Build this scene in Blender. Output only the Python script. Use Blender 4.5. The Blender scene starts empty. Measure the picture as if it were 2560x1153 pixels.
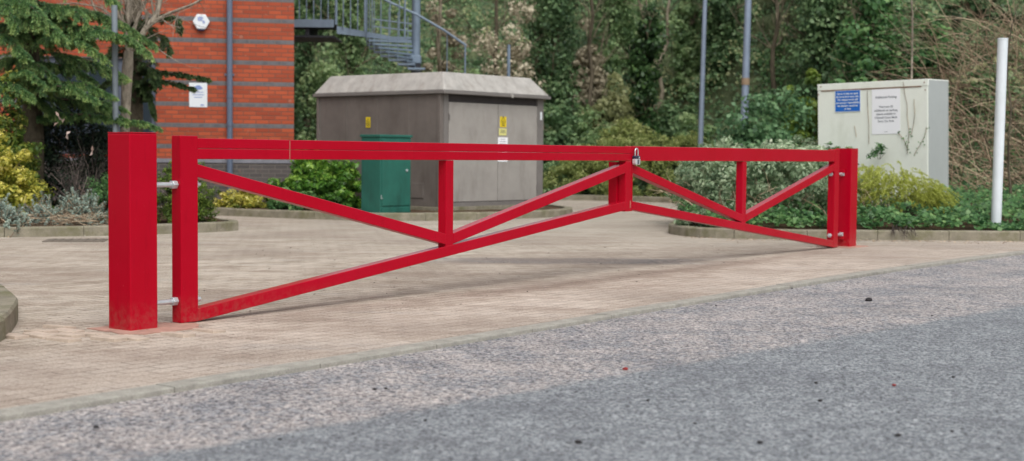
import bpy, bmesh, math, random
import numpy as np
from mathutils import Matrix, Vector
R = math.radians
random.seed(7)
RNG = np.random.default_rng(11)
scene = bpy.context.scene
COL = scene.collection

# ------------------------------------------------------------------ camera (solved from the gate posts)
F_PX, PITCH, ROLL, CAM_Z = 3547.5, .05305, .00894, 1.037
_fw = np.array([0, math.cos(PITCH), -math.sin(PITCH)])
_up0 = np.array([0, math.sin(PITCH), math.cos(PITCH)])
_rt0 = np.array([1., 0, 0])
_rt = math.cos(ROLL) * _rt0 + math.sin(ROLL) * _up0
_up = -math.sin(ROLL) * _rt0 + math.cos(ROLL) * _up0
cam_d = bpy.data.cameras.new('camera')
cam_d.sensor_width = 36.0
cam_d.lens = F_PX / 2560 * 36
cam_d.clip_end = 600
cam_d.dof.use_dof = True
cam_d.dof.focus_distance = 10.2
cam_d.dof.aperture_fstop = 2.3
cam = bpy.data.objects.new('camera', cam_d)
m = Matrix.Identity(4)
for i in range(3):
    m[i][0], m[i][1], m[i][2] = _rt[i], _up[i], -_fw[i]
m[2][3] = CAM_Z
cam.matrix_world = m
COL.objects.link(cam)
scene.camera = cam


def at(px, py, Y):
    """the place in the world, Y metres ahead, that the photograph shows at (px, py)"""
    d = _fw + _rt * (px - 1280) / F_PX - _up * (py - 576.5) / F_PX
    t = Y / d[1]
    return np.array([d[0] * t, Y, CAM_Z + d[2] * t])


def V(*a):
    return np.array(a, float)


# ------------------------------------------------------------------ node helpers
def S(r, g, b):
    f = lambda c: (c / 255 / 12.92) if c / 255 <= .04045 else ((c / 255 + .055) / 1.055) ** 2.4
    return (f(r), f(g), f(b), 1)


class NT:
    def __init__(s, name):
        s.m = bpy.data.materials.new(name)
        s.m.use_nodes = True
        s.t = s.m.node_tree
        s.t.nodes.clear()
        s.out = s.n('ShaderNodeOutputMaterial')

    def n(s, kind, **k):
        x = s.t.nodes.new(kind)
        for a, b in k.items():
            setattr(x, a, b)
        return x

    def l(s, a, b):
        s.t.links.new(a, b)

    def setin(s, node, key, v):
        if hasattr(v, 'is_output'):
            s.l(v, node.inputs[key])
        else:
            node.inputs[key].default_value = v

    def coord(s, scale=(1, 1, 1), rot=(0, 0, 0), loc=(0, 0, 0), kind='Object'):
        c = s.n('ShaderNodeTexCoord')
        mp = s.n('ShaderNodeMapping')
        mp.inputs['Scale'].default_value = scale
        mp.inputs['Rotation'].default_value = rot
        mp.inputs['Location'].default_value = loc
        s.l(c.outputs[kind], mp.inputs['Vector'])
        return mp.outputs['Vector']

    def noise(s, vec, scale, detail=4, rough=.55, dist=0):
        x = s.n('ShaderNodeTexNoise')
        s.l(vec, x.inputs['Vector'])
        x.inputs['Scale'].default_value = scale
        x.inputs['Detail'].default_value = detail
        x.inputs['Roughness'].default_value = rough
        x.inputs['Distortion'].default_value = dist
        return x.outputs['Fac']

    def ramp(s, fac, stops, interp='LINEAR'):
        x = s.n('ShaderNodeValToRGB')
        x.color_ramp.interpolation = interp
        e = x.color_ramp.elements
        while len(e) < len(stops):
            e.new(.5)
        for i, (p, c) in enumerate(stops):
            e[i].position = p
            e[i].color = c if len(c) == 4 else (*c, 1)
        s.l(fac, x.inputs['Fac'])
        return x.outputs['Color']

    def mix(s, fac, a, b, mode='MIX'):
        x = s.n('ShaderNodeMix', data_type='RGBA', blend_type=mode)
        s.setin(x, 0, fac)
        s.setin(x, 6, a)
        s.setin(x, 7, b)
        return x.outputs[2]

    def math(s, op, a, b=0., c=None, clamp=False):
        x = s.n('ShaderNodeMath', operation=op)
        x.use_clamp = clamp
        s.setin(x, 0, a)
        s.setin(x, 1, b)
        if c is not None:
            s.setin(x, 2, c)
        return x.outputs[0]

    def bump(s, h, strength=.3, dist=.01, normal=None):
        x = s.n('ShaderNodeBump')
        s.l(h, x.inputs['Height'])
        x.inputs['Strength'].default_value = strength
        x.inputs['Distance'].default_value = dist
        if normal is not None:
            s.l(normal, x.inputs['Normal'])
        return x.outputs['Normal']

    def bsdf(s, color, rough=.6, metal=0, spec=.5, normal=None, coat=0, coat_rough=.1):
        x = s.n('ShaderNodeBsdfPrincipled')
        s.setin(x, 'Base Color', color)
        s.setin(x, 'Roughness', rough)
        s.setin(x, 'Metallic', metal)
        s.setin(x, 'Specular IOR Level', spec)
        x.inputs['Coat Weight'].default_value = coat
        x.inputs['Coat Roughness'].default_value = coat_rough
        if normal is not None:
            s.l(normal, x.inputs['Normal'])
        s.l(x.outputs[0], s.out.inputs['Surface'])
        return x


BW = lambda v: (v, v, v, 1)


def plain(name, col, rough=.5, metal=0, var=.12, scale=6, spec=.5, bump=.0, dirt=None):
    t = NT(name)
    v = t.coord()
    n = t.noise(v, scale, 6, .65)
    d = tuple(c * (1 - var) for c in col[:3]) + (1,)
    u = tuple(min(1, c * (1 + var)) for c in col[:3]) + (1,)
    c = t.ramp(n, [(.3, d), (.7, u)])
    if dirt:
        n2 = t.noise(t.coord(scale=(1, 1, .35)), 4, 6, .7)
        c = t.mix(t.ramp(n2, [(.5, BW(0)), (.75, BW(.6))]), c, dirt)
    nm = t.bump(t.noise(v, 60, 3), bump, .004) if bump else None
    t.bsdf(c, rough, metal, spec, nm)
    return t.m


def leaf_mat(name, cols, rough=.5, transl=.42):
    t = NT(name)
    a = t.n('ShaderNodeAttribute', attribute_name='tone')
    st = [(i / (len(cols) - 1), c) for i, c in enumerate(cols)]
    c = t.ramp(a.outputs['Fac'], st)
    b = t.n('ShaderNodeBsdfPrincipled')
    t.l(c, b.inputs['Base Color'])
    b.inputs['Roughness'].default_value = rough
    b.inputs['Specular IOR Level'].default_value = .4
    tr = t.n('ShaderNodeBsdfTranslucent')
    t.l(c, tr.inputs['Color'])
    mx = t.n('ShaderNodeMixShader')
    mx.inputs[0].default_value = transl
    t.l(b.outputs[0], mx.inputs[1])
    t.l(tr.outputs[0], mx.inputs[2])
    t.l(mx.outputs[0], t.out.inputs['Surface'])
    return t.m


M = {}

# red gloss paint, wet with fine drops
t = NT('red_paint')
v = t.coord()
n = t.noise(v, 3, 5, .6)
c = t.ramp(n, [(.3, (.40, .0006, .0125, 1)), (.7, (.44, .001, .016, 1))])
sp = t.noise(v, 95, 3, .6)
c = t.mix(t.ramp(sp, [(.70, BW(0)), (.74, BW(.5))]), c, (.5, .12, .13, 1))
chipn = t.noise(v, 16, 6, .8)
c = t.mix(t.ramp(chipn, [(.71, BW(0)), (.73, BW(.8))]), c, (.2, .06, .045, 1))
sz = t.n('ShaderNodeSeparateXYZ')
t.l(v, sz.inputs[0])
low = t.math('MULTIPLY_ADD', sz.outputs['Z'], -6., 1.05, clamp=True)
c = t.mix(t.math('MULTIPLY', low, t.ramp(t.noise(v, 22, 6, .75), [(.42, BW(0)), (.68, BW(.7))])), c, (.30, .11, .085, 1))
strk = t.noise(t.coord(scale=(1, 1, .12)), 24, 4, .7)
c = t.mix(t.ramp(strk, [(.56, BW(0)), (.74, BW(.35))]), c, (.22, .001, .008, 1))
fade = t.noise(v, 1.1, 4, .6)
c = t.mix(t.ramp(fade, [(.42, BW(0)), (.7, BW(.4))]), c, (.47, .004, .028, 1))
vo = t.n('ShaderNodeTexVoronoi')
t.l(v, vo.inputs['Vector'])
vo.inputs['Scale'].default_value = 130
drop = t.ramp(vo.outputs['Distance'], [(.12, BW(1)), (.32, BW(0))])
msk = t.ramp(t.noise(v, 45, 3), [(.5, BW(0)), (.6, BW(1))])
geo = t.n('ShaderNodeNewGeometry')
sx = t.n('ShaderNodeSeparateXYZ')
t.l(geo.outputs['Normal'], sx.inputs[0])
upm = t.math('MULTIPLY_ADD', sx.outputs['Z'], 1.2, .02, clamp=True)
dm = t.math('MULTIPLY', t.math('MULTIPLY', drop, msk), upm)
nm = t.bump(dm, .35, .003)
bs = t.bsdf(c, t.math('MULTIPLY_ADD', upm, .15, .3), 0, .12, nm, 0, .16)
t.l(upm, bs.inputs['Coat Weight'])
M['red'] = t.m

M['zinc'] = plain('zinc_plate', S(205, 212, 216), .38, .55, .1, 40)
M['steel'] = plain('polished_steel', S(220, 220, 222), .25, .8, .08, 40)
M['lockbody'] = plain('lock_body_navy', S(38, 46, 66), .35, 0, .1, 30)
M['dial'] = plain('dial_face', S(214, 216, 218), .35, .3, .05, 30)
M['ink'] = plain('dark_ink', S(40, 48, 62), .6, 0, .05)
M['inkgrey'] = plain('grey_print', S(88, 92, 104), .7, 0, .05)
M['rust'] = plain('rust', S(128, 78, 52), .85, 0, .4, 60)
M['weld'] = plain('weld_line', S(176, 96, 84), .8, 0, .3, 60)
M['paver'] = plain('loose_paver', S(186, 170, 155), .9, 0, .2, 14, bump=.4)
M['mortar'] = plain('pink_mortar', S(172, 134, 120), .9, 0, .2, 12, bump=.3)
M['pipe'] = plain('slate_grey_paint', S(98, 110, 130), .4, 0, .08, 4)
M['stair'] = plain('galvanised_stair', S(118, 134, 150), .5, .2, .14, 5)
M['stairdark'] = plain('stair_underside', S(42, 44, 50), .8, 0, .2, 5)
M['lamp'] = plain('galvanised_column', S(142, 156, 176), .45, .25, .12, 2)
M['polegrey'] = plain('grey_post_paint', S(128, 138, 146), .5, .1, .1, 3)
M['white'] = plain('white_plastic', S(226, 232, 236), .4, 0, .03, 3)
M['whitepole'] = plain('white_pole_paint', S(222, 230, 235), .35, 0, .04, 2, dirt=S(196, 204, 204))
M['paper'] = plain('white_paper', S(246, 247, 252), .55, 0, .02, 3)
M['blue'] = plain('sign_blue', S(24, 106, 200), .35, 0, .04, 3)
M['navy'] = plain('navy_lens', S(22, 34, 74), .2, 0, .05, 3)
M['softblue'] = plain('pale_blue_print', S(130, 150, 200), .6, 0, .05, 3)
M['yellow'] = plain('hazard_yellow', S(232, 205, 30), .45, 0, .05, 5)
M['paleyellow'] = plain('faded_yellow', S(222, 218, 140), .5, 0, .05, 5)
M['green'] = plain('cabinet_green', S(38, 99, 87), .45, 0, .12, 3, dirt=S(26, 64, 58))
M['kiosk'] = plain('weathered_brown_grp', S(112, 105, 100), .6, 0, .16, 2.2, dirt=S(84, 76, 70))
M['kioskdoor'] = plain('weathered_grey_door', S(158, 154, 149), .55, 0, .1, 2.5, dirt=S(128, 122, 116))
M['kiosktrim'] = plain('kiosk_trim', S(120, 116, 113), .6, 0, .12, 3)
M['kioskroof'] = plain('lichen_roof', S(168, 165, 160), .85, 0, .18, 6, dirt=S(120, 110, 100), bump=.3)
M['greycab'] = plain('cream_grey_cabinet', S(236, 240, 231), .5, 0, .04, 2, dirt=S(214, 218, 205))
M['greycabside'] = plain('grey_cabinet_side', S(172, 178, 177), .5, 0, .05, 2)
M['headerdark'] = plain('shaded_header', S(66, 62, 62), .8, 0, .2, 6)  # eaves' shadow put into the header's dark colour
M['dark'] = plain('black_gap', S(28, 27, 28), .9, 0, .1)
M['frame'] = plain('window_frame_grey', S(84, 92, 106), .4, 0, .05)
M['drainiron'] = plain('drain_iron', S(120, 112, 102), .8, .2, .2, 20)
M['pebble'] = plain('dark_stone', S(38, 34, 36), .7, 0, .3, 60)
M['redbit'] = plain('red_fragment', S(150, 50, 48), .6, 0, .2, 60)
M['deadleaf'] = leaf_mat('dead_leaf', [S(120, 96, 84), S(170, 148, 136), S(214, 196, 188)], .8, .2)

t = NT('window_glass')
t.bsdf(S(50, 60, 68), .08, 0, .8)
M['glass'] = t.m


def bark(name, a, b):
    t = NT(name)
    v = t.coord(scale=(1, 1, .4))
    c = t.ramp(t.noise(v, 18, 6, .7), [(.3, a), (.7, b)])
    t.bsdf(c, .9, 0, .2, t.bump(t.noise(v, 30, 5), .6, .02))
    return t.m


M['bark'] = bark('grey_bark', S(104, 96, 86), S(178, 168, 152))
M['barkdark'] = bark('dark_bark', S(66, 60, 50), S(108, 100, 84))
M['barkpale'] = bark('pale_bark', S(116, 108, 92), S(164, 154, 136))
M['twig'] = leaf_mat('dry_twig', [S(78, 64, 54), S(158, 134, 110), S(234, 212, 182)], .85, .05)
M['twigdark'] = leaf_mat('dark_twig', [S(52, 46, 44), S(84, 74, 70), S(124, 112, 106)], .85, .05)
M['twighaze'] = leaf_mat('grey_brown_twig', [S(84, 78, 64), S(122, 114, 94), S(164, 152, 130)], .9, .05)

# concrete
def concrete(name, base, moss=0, scale=1):
    t = NT(name)
    v = t.coord()
    n = t.noise(v, 5 * scale, 8, .7)
    lo = tuple(c * .62 for c in base[:3]) + (1,)
    hi = tuple(min(1, c * 1.18) for c in base[:3]) + (1,)
    c = t.ramp(n, [(.25, lo), (.7, hi)])
    sp = t.noise(v, 130, 2, .6)
    c = t.mix(t.ramp(sp, [(.35, BW(.45)), (.5, BW(0))]), c, tuple(x * .45 for x in base[:3]) + (1,))
    lich = t.noise(v, 28, 3, .6)
    c = t.mix(t.ramp(lich, [(.68, BW(0)), (.74, BW(.7))]), c, S(206, 204, 190))
    if moss:
        mo = t.noise(v, 3.2, 5, .7)
        c = t.mix(t.ramp(mo, [(.45, BW(0)), (.68, BW(moss))]), c, S(92, 94, 52))
    t.bsdf(c, .92, 0, .25, t.bump(t.noise(v, 90, 4), .5, .006))
    return t.m


M['kerb'] = concrete('mossy_kerb_concrete', S(146, 140, 124), .65)
M['edging'] = concrete('edging_concrete', S(166, 163, 154), 0, 2)

# soil
t = NT('soil')
v = t.coord()
c = t.ramp(t.noise(v, 9, 8, .75), [(.3, S(48, 38, 30)), (.7, S(104, 84, 64))])
t.bsdf(c, .95, 0, .2, t.bump(t.noise(v, 30, 6), .8, .04))
M['soil'] = t.m
t = NT('hill_earth')
v = t.coord()
c = t.ramp(t.noise(v, 1.6, 8, .75), [(.3, S(64, 76, 54)), (.55, S(96, 106, 76)), (.72, S(130, 124, 98))])
t.bsdf(c, .95, 0, .1, t.bump(t.noise(v, 5, 6), .8, .2))
M['hill'] = t.m

# asphalt: coarse chippings, worn and pinkish beside the kerb, greyer overlay further out
t = NT('asphalt_chippings')
v = t.coord()
vo = t.n('ShaderNodeTexVoronoi')
t.l(v, vo.inputs['Vector'])
vo.inputs['Scale'].default_value = 105
vo.inputs['Randomness'].default_value = 1
sep = t.n('ShaderNodeSeparateColor')
t.l(vo.outputs['Color'], sep.inputs[0])
vo2 = t.n('ShaderNodeTexVoronoi')
t.l(v, vo2.inputs['Vector'])
vo2.inputs['Scale'].default_value = 62
sep2 = t.n('ShaderNodeSeparateColor')
t.l(vo2.outputs['Color'], sep2.inputs[0])
chip = t.math('ADD', t.math('MULTIPLY', sep.outputs[0], .3), t.math('MULTIPLY', sep2.outputs[1], .42))
chip = t.math('ADD', chip, t.math('MULTIPLY_ADD', t.noise(v, 34, 5, .75), 1.0, -.36))
pinkish = t.ramp(chip, [(.2, S(124, 116, 118)), (.42, S(198, 189, 185)), (.62, S(228, 219, 214)), (.84, S(244, 236, 230))])
bluish = t.ramp(chip, [(.2, S(90, 92, 98)), (.42, S(142, 145, 151)), (.62, S(176, 178, 184)), (.84, S(206, 207, 211))])
pmix = t.math('ADD', t.noise(v, 27, 5, .75), t.math('MULTIPLY_ADD', t.noise(v, 2.2, 3, .6), .5, -.25))
worn = t.mix(t.ramp(pmix, [(.4, BW(0)), (.58, BW(1))]), bluish, pinkish)
grey = t.ramp(chip, [(.2, S(108, 113, 118)), (.42, S(156, 162, 167)), (.64, S(180, 186, 191)), (.88, S(216, 219, 222))])
gvar = t.noise(v, 8, 5, .7)
grey = t.mix(t.ramp(gvar, [(.4, BW(.5)), (.55, BW(0))]), grey, S(122, 127, 133))
s3 = t.n('ShaderNodeSeparateXYZ')
t.l(v, s3.inputs[0])
# signed distance from the overlay's edge, which runs (-1.63,4.48) -> (3.72,10.27)
a_ = math.atan2(5.79, 5.35)
dist = t.math('ADD', t.math('MULTIPLY', s3.outputs['X'], -math.sin(a_)), t.math('MULTIPLY', s3.outputs['Y'], math.cos(a_)))
off = 1.63 * math.sin(a_) + 4.48 * math.cos(a_)
dist = t.math('SUBTRACT', dist, off)
dist = t.math('ADD', dist, t.math('MULTIPLY', t.math('SUBTRACT', t.noise(v, 7, 5, .75), .5), .2))
fac = t.math('MULTIPLY_ADD', dist, 11, .5, clamp=True)
c = t.mix(fac, grey, worn)
blot = t.noise(v, 1.3, 6, .7)
c = t.mix(t.ramp(blot, [(.5, BW(0)), (.75, BW(.4))]), c, S(96, 98, 106))
pit = t.noise(v, 46, 4, .75)
c = t.mix(t.ramp(pit, [(.39, BW(.95)), (.45, BW(0))]), c, S(46, 48, 54))
fl = t.noise(v, 82, 2, .6)
c = t.mix(t.ramp(fl, [(.34, BW(.8)), (.42, BW(0))]), c, S(52, 54, 60))
c = t.mix(t.ramp(fl, [(.62, BW(0)), (.7, BW(.6))]), c, S(226, 224, 226))
c = t.mix(t.ramp(t.noise(v, .8, 4, .6), [(.5, BW(0)), (.7, BW(.25))]), c, S(84, 88, 98))
h = t.math('ADD', t.math('MULTIPLY', vo2.outputs['Distance'], -.8), t.math('MULTIPLY', pit, 1.6))
t.bsdf(c, .72, 0, .4, t.bump(h, 1.0, .016))
M['asphalt'] = t.m

# block paving, courses parallel with the gate
t = NT('block_paving')
v0 = t.coord()
vr = t.coord(rot=(0, 0, -R(53.6)))
def bricks(vec, w, hgt, mortar, c1, c2, cm, offset=.5):
    b = t.n('ShaderNodeTexBrick')
    t.l(vec, b.inputs['Vector'])
    b.offset = offset
    b.inputs['Color1'].default_value = c1
    b.inputs['Color2'].default_value = c2
    b.inputs['Mortar'].default_value = cm
    b.inputs['Scale'].default_value = 1
    b.inputs['Mortar Size'].default_value = mortar
    b.inputs['Mortar Smooth'].default_value = .3
    b.inputs['Bias'].default_value = 0
    b.inputs['Brick Width'].default_value = w
    b.inputs['Row Height'].default_value = hgt
    return b
wob = t.n('ShaderNodeMix', data_type='VECTOR')
nv = t.n('ShaderNodeTexNoise')
t.l(vr, nv.inputs['Vector'])
nv.inputs['Scale'].default_value = 3
wob.inputs[0].default_value = .012
t.l(vr, wob.inputs[4])
t.l(nv.outputs['Color'], wob.inputs[5])
b = bricks(wob.outputs[1], .2, .1, .0035, BW(.35), BW(.65), BW(0))
bf = t.math('MULTIPLY', t.n('ShaderNodeRGBToBW').outputs[0], 1)
rgb2 = t.t.nodes[-2]
t.l(b.outputs['Color'], rgb2.inputs[0])
mx = t.math('ADD', t.math('MULTIPLY', bf, .55), t.math('MULTIPLY_ADD', t.noise(v0, 2.2, 7, .75), 1.3, -.42))
c = t.ramp(mx, [(.25, S(146, 133, 118)), (.5, S(190, 178, 163)), (.78, S(218, 208, 194))])
# paler and greyer further in
s3 = t.n('ShaderNodeSeparateXYZ')
t.l(v0, s3.inputs[0])
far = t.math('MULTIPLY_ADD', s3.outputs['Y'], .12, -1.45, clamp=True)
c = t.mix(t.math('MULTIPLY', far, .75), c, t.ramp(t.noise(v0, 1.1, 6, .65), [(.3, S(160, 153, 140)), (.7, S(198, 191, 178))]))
# pinker, scrubbed strip before the gate
line = t.math('ADD', t.math('MULTIPLY', s3.outputs['X'], -.807), t.math('MULTIPLY', s3.outputs['Y'], .59))
pk = t.math('MULTIPLY_ADD', line, -1.2, 7.9, clamp=True)
c = t.mix(t.math('MULTIPLY', pk, .3), c, S(204, 188, 178))
# dark brick band across the drive
db = t.math('ADD', t.math('MULTIPLY', s3.outputs['X'], -.07), s3.outputs['Y'])
db = t.math('ADD', db, t.math('MULTIPLY', t.noise(v0, 2.5, 5, .7), .55))
db = t.math('ABSOLUTE', t.math('SUBTRACT', db, 14.18))
db = t.math('MULTIPLY_ADD', db, -4.5, 2.2, clamp=True)
xr = t.math('MULTIPLY_ADD', t.math('ABSOLUTE', t.math('SUBTRACT', s3.outputs['X'], .55)), -1.1, 1.9, clamp=True)
bandn = t.ramp(t.noise(v0, 14, 4, .7), [(.35, BW(.45)), (.6, BW(.95))])
c = t.mix(t.math('MULTIPLY', t.math('MULTIPLY', db, xr), bandn), c, S(112, 110, 112))
# damp stains and grit, with the gate's soft shadow painted in
st = t.noise(v0, .55, 7, .7)
c = t.mix(t.ramp(st, [(.46, BW(0)), (.66, BW(.6))]), c, S(122, 107, 96))
st2 = t.noise(t.coord(scale=(.4, 1.6, 1)), 1.6, 7, .75)
c = t.mix(t.ramp(st2, [(.48, BW(0)), (.66, BW(.65))]), c, S(142, 124, 110))
c = t.mix(t.ramp(st2, [(.3, BW(.4)), (.42, BW(0))]), c, S(150, 152, 154))
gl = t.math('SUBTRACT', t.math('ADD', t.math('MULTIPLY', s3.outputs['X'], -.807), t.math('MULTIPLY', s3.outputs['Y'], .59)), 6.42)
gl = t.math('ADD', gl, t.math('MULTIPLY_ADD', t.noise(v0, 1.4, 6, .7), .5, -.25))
gband = t.math('MULTIPLY_ADD', t.math('ABSOLUTE', gl), -3.2, 1.0, clamp=True)  # brown band: gate's soft shadow put into the colour, with a moist edge
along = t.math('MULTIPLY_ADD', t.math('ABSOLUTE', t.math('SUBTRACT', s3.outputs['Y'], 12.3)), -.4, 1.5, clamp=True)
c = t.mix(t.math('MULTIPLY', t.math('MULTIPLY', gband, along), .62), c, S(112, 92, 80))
g1 = t.noise(v0, 62, 5, .82)
c = t.mix(t.ramp(g1, [(.34, BW(.75)), (.48, BW(0))]), c, S(70, 62, 58))
c = t.mix(t.ramp(g1, [(.54, BW(0)), (.66, BW(.6))]), c, S(222, 210, 200))
jn = t.ramp(t.noise(v0, 2.6, 5, .75), [(.42, BW(.05)), (.62, BW(1))])
dx_ = t.math('ADD', s3.outputs['X'], 2.55)
dy_ = t.math('SUBTRACT', s3.outputs['Y'], 7.95)
rr_ = t.math('ADD', t.math('MULTIPLY', dx_, dx_), t.math('MULTIPLY', dy_, dy_))
lump = t.math('MULTIPLY_ADD', rr_, -2.2, 1.1, clamp=True)
jn = t.math('MAXIMUM', jn, t.math('MULTIPLY', lump, t.ramp(t.noise(v0, 5, 3), [(.42, BW(0)), (.5, BW(1.6))])))
jf = t.math('MULTIPLY', b.outputs['Fac'], jn, clamp=True)
c = t.mix(jf, c, S(66, 55, 47))
hh = t.math('SUBTRACT', t.math('MULTIPLY', g1, .5), t.math('MULTIPLY', b.outputs['Fac'], .8))
t.bsdf(c, .85, 0, .3, t.bump(hh, .8, .01))
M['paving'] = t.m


def brick_mat(name, c1, c2, mortar, band=None, z0=0.):
    t = NT(name)
    v = t.coord()
    s = t.n('ShaderNodeSeparateXYZ')
    t.l(v, s.inputs[0])
    cb = t.n('ShaderNodeCombineXYZ')
    t.l(s.outputs['X'], cb.inputs[0])
    t.l(t.math('SUBTRACT', s.outputs['Z'], z0), cb.inputs[1])
    b = t.n('ShaderNodeTexBrick')
    t.l(cb.outputs[0], b.inputs['Vector'])
    b.inputs['Color1'].default_value = c1
    b.inputs['Color2'].default_value = c2
    b.inputs['Mortar'].default_value = mortar
    b.inputs['Scale'].default_value = 1
    b.inputs['Mortar Size'].default_value = .009
    b.inputs['Mortar Smooth'].default_value = .2
    b.inputs['Brick Width'].default_value = .225
    b.inputs['Row Height'].default_value = .075
    c = b.outputs['Color']
    n = t.noise(v, 3, 6, .7)
    c = t.mix(t.ramp(n, [(.3, BW(.35)), (.7, BW(0))]), c, tuple(x * .7 for x in c1[:3]) + (1,))
    pl = t.noise(cb.outputs[0], 9, 2, .4)
    c = t.mix(t.ramp(pl, [(.68, BW(0)), (.76, BW(.5))]), c, S(170, 128, 110))
    if band:
        f = t.math('FRACT', t.math('DIVIDE', t.math('SUBTRACT', s.outputs['Z'], z0), .375))
        isb = t.math('LESS_THAN', f, .2)
        bc = t.mix(b.outputs['Fac'], t.ramp(t.noise(cb.outputs[0], 7, 3), [(.3, band), (.7, tuple(x * 1.5 for x in band[:3]) + (1,))]), S(120, 112, 108))
        c = t.mix(isb, c, bc)
    t.bsdf(c, .85, 0, .25, t.bump(t.math('MULTIPLY', b.outputs['Fac'], -1), .5, .008))
    return t.m


# leaves
M['lf_yellow'] = leaf_mat('variegated_yellow_leaf', [S(88, 112, 44), S(170, 172, 70), S(224, 214, 104), S(244, 236, 166)])
M['lf_ygreen'] = leaf_mat('yellow_green_leaf', [S(58, 90, 40), S(108, 132, 56), S(196, 188, 92)])
M['lf_silver'] = leaf_mat('silver_leaf', [S(80, 102, 94), S(134, 154, 142), S(182, 198, 184)], .7, .15)
M['lf_cedar'] = leaf_mat('cedar_needle', [S(34, 60, 44), S(74, 114, 76), S(120, 156, 94), S(182, 202, 126)], .6, .2)
M['lf_cedar2'] = leaf_mat('dark_cedar_needle', [S(34, 52, 38), S(66, 92, 58), S(110, 134, 80)], .6, .2)  # deeper green of the second cedar
M['lf_darkcon'] = leaf_mat('dark_conifer_needle', [S(22, 36, 28), S(42, 62, 46), S(72, 94, 62)], .6, .2)
M['lf_box'] = leaf_mat('box_leaf', [S(54, 74, 34), S(104, 130, 54), S(164, 182, 80)])
M['lf_laurel'] = leaf_mat('laurel_leaf', [S(44, 78, 34), S(98, 148, 58), S(170, 204, 92)], .35)
M['lf_hedge'] = leaf_mat('grey_green_leaf', [S(76, 102, 78), S(132, 158, 124), S(178, 198, 162), S(214, 224, 196)])
M['lf_ivy'] = leaf_mat('ivy_leaf', [S(46, 82, 50), S(94, 138, 84), S(148, 184, 118)], .4)
M['lf_lime'] = leaf_mat('lime_thread_leaf', [S(110, 108, 60), S(184, 192, 88), S(224, 230, 142)])
M['lf_tree1'] = leaf_mat('dark_ivy_mass', [S(56, 82, 56), S(106, 138, 94), S(162, 186, 134)])
M['lf_tree2'] = leaf_mat('mid_green_mass', [S(84, 112, 76), S(142, 172, 118), S(192, 210, 156)])
M['lf_tree3'] = leaf_mat('olive_mass', [S(108, 116, 80), S(160, 166, 118), S(196, 198, 152)])
M['lf_brownhedge'] = leaf_mat('olive_hedge_leaf', [S(116, 130, 74), S(154, 168, 100), S(184, 188, 124)])
M['lf_darkivy'] = leaf_mat('dark_trunk_ivy', [S(34, 56, 34), S(66, 98, 58), S(112, 148, 84)], .4)
M['lf_brush'] = leaf_mat('tan_brush', [S(140, 132, 112), S(182, 172, 148), S(210, 202, 178)], .8, .2)
M['lf_dome'] = leaf_mat('dome_evergreen_leaf', [S(58, 88, 60), S(106, 146, 102), S(158, 194, 142)], .45)
M['lf_shoot'] = leaf_mat('fresh_yellow_green', [S(84, 112, 50), S(136, 164, 72), S(176, 194, 98)])


# ------------------------------------------------------------------ object helpers
ORG = {}


def tag(o, label=None, cat=None, group=None, kind=None):
    if label: o['label'] = label
    if cat: o['category'] = cat
    if group: o['group'] = group
    if kind: o['kind'] = kind
    return o


def thing(name, label, cat, loc, rotz=0, group=None, world=False):
    o = bpy.data.objects.new(name, None)
    o.empty_display_size = .1
    COL.objects.link(o)
    o.location = loc
    o.rotation_euler = (0, 0, rotz)
    if world:
        ORG[o] = np.array(loc, float)
    return tag(o, label, cat, group)


def org(parent):
    while parent is not None:
        if parent in ORG:
            return ORG[parent]
        parent = parent.parent
    return np.zeros(3)


def link(name, me, mat, parent=None, bevel=0, seg=2):
    o = bpy.data.objects.new(name, me)
    if mat is not None:
        me.materials.append(mat)
    COL.objects.link(o)
    if parent is not None:
        o.parent = parent
    if bevel:
        b = o.modifiers.new('bevel', 'BEVEL')
        b.width = bevel
        b.segments = seg
        b.limit_method = 'ANGLE'
        b.harden_normals = False
    return o


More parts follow.
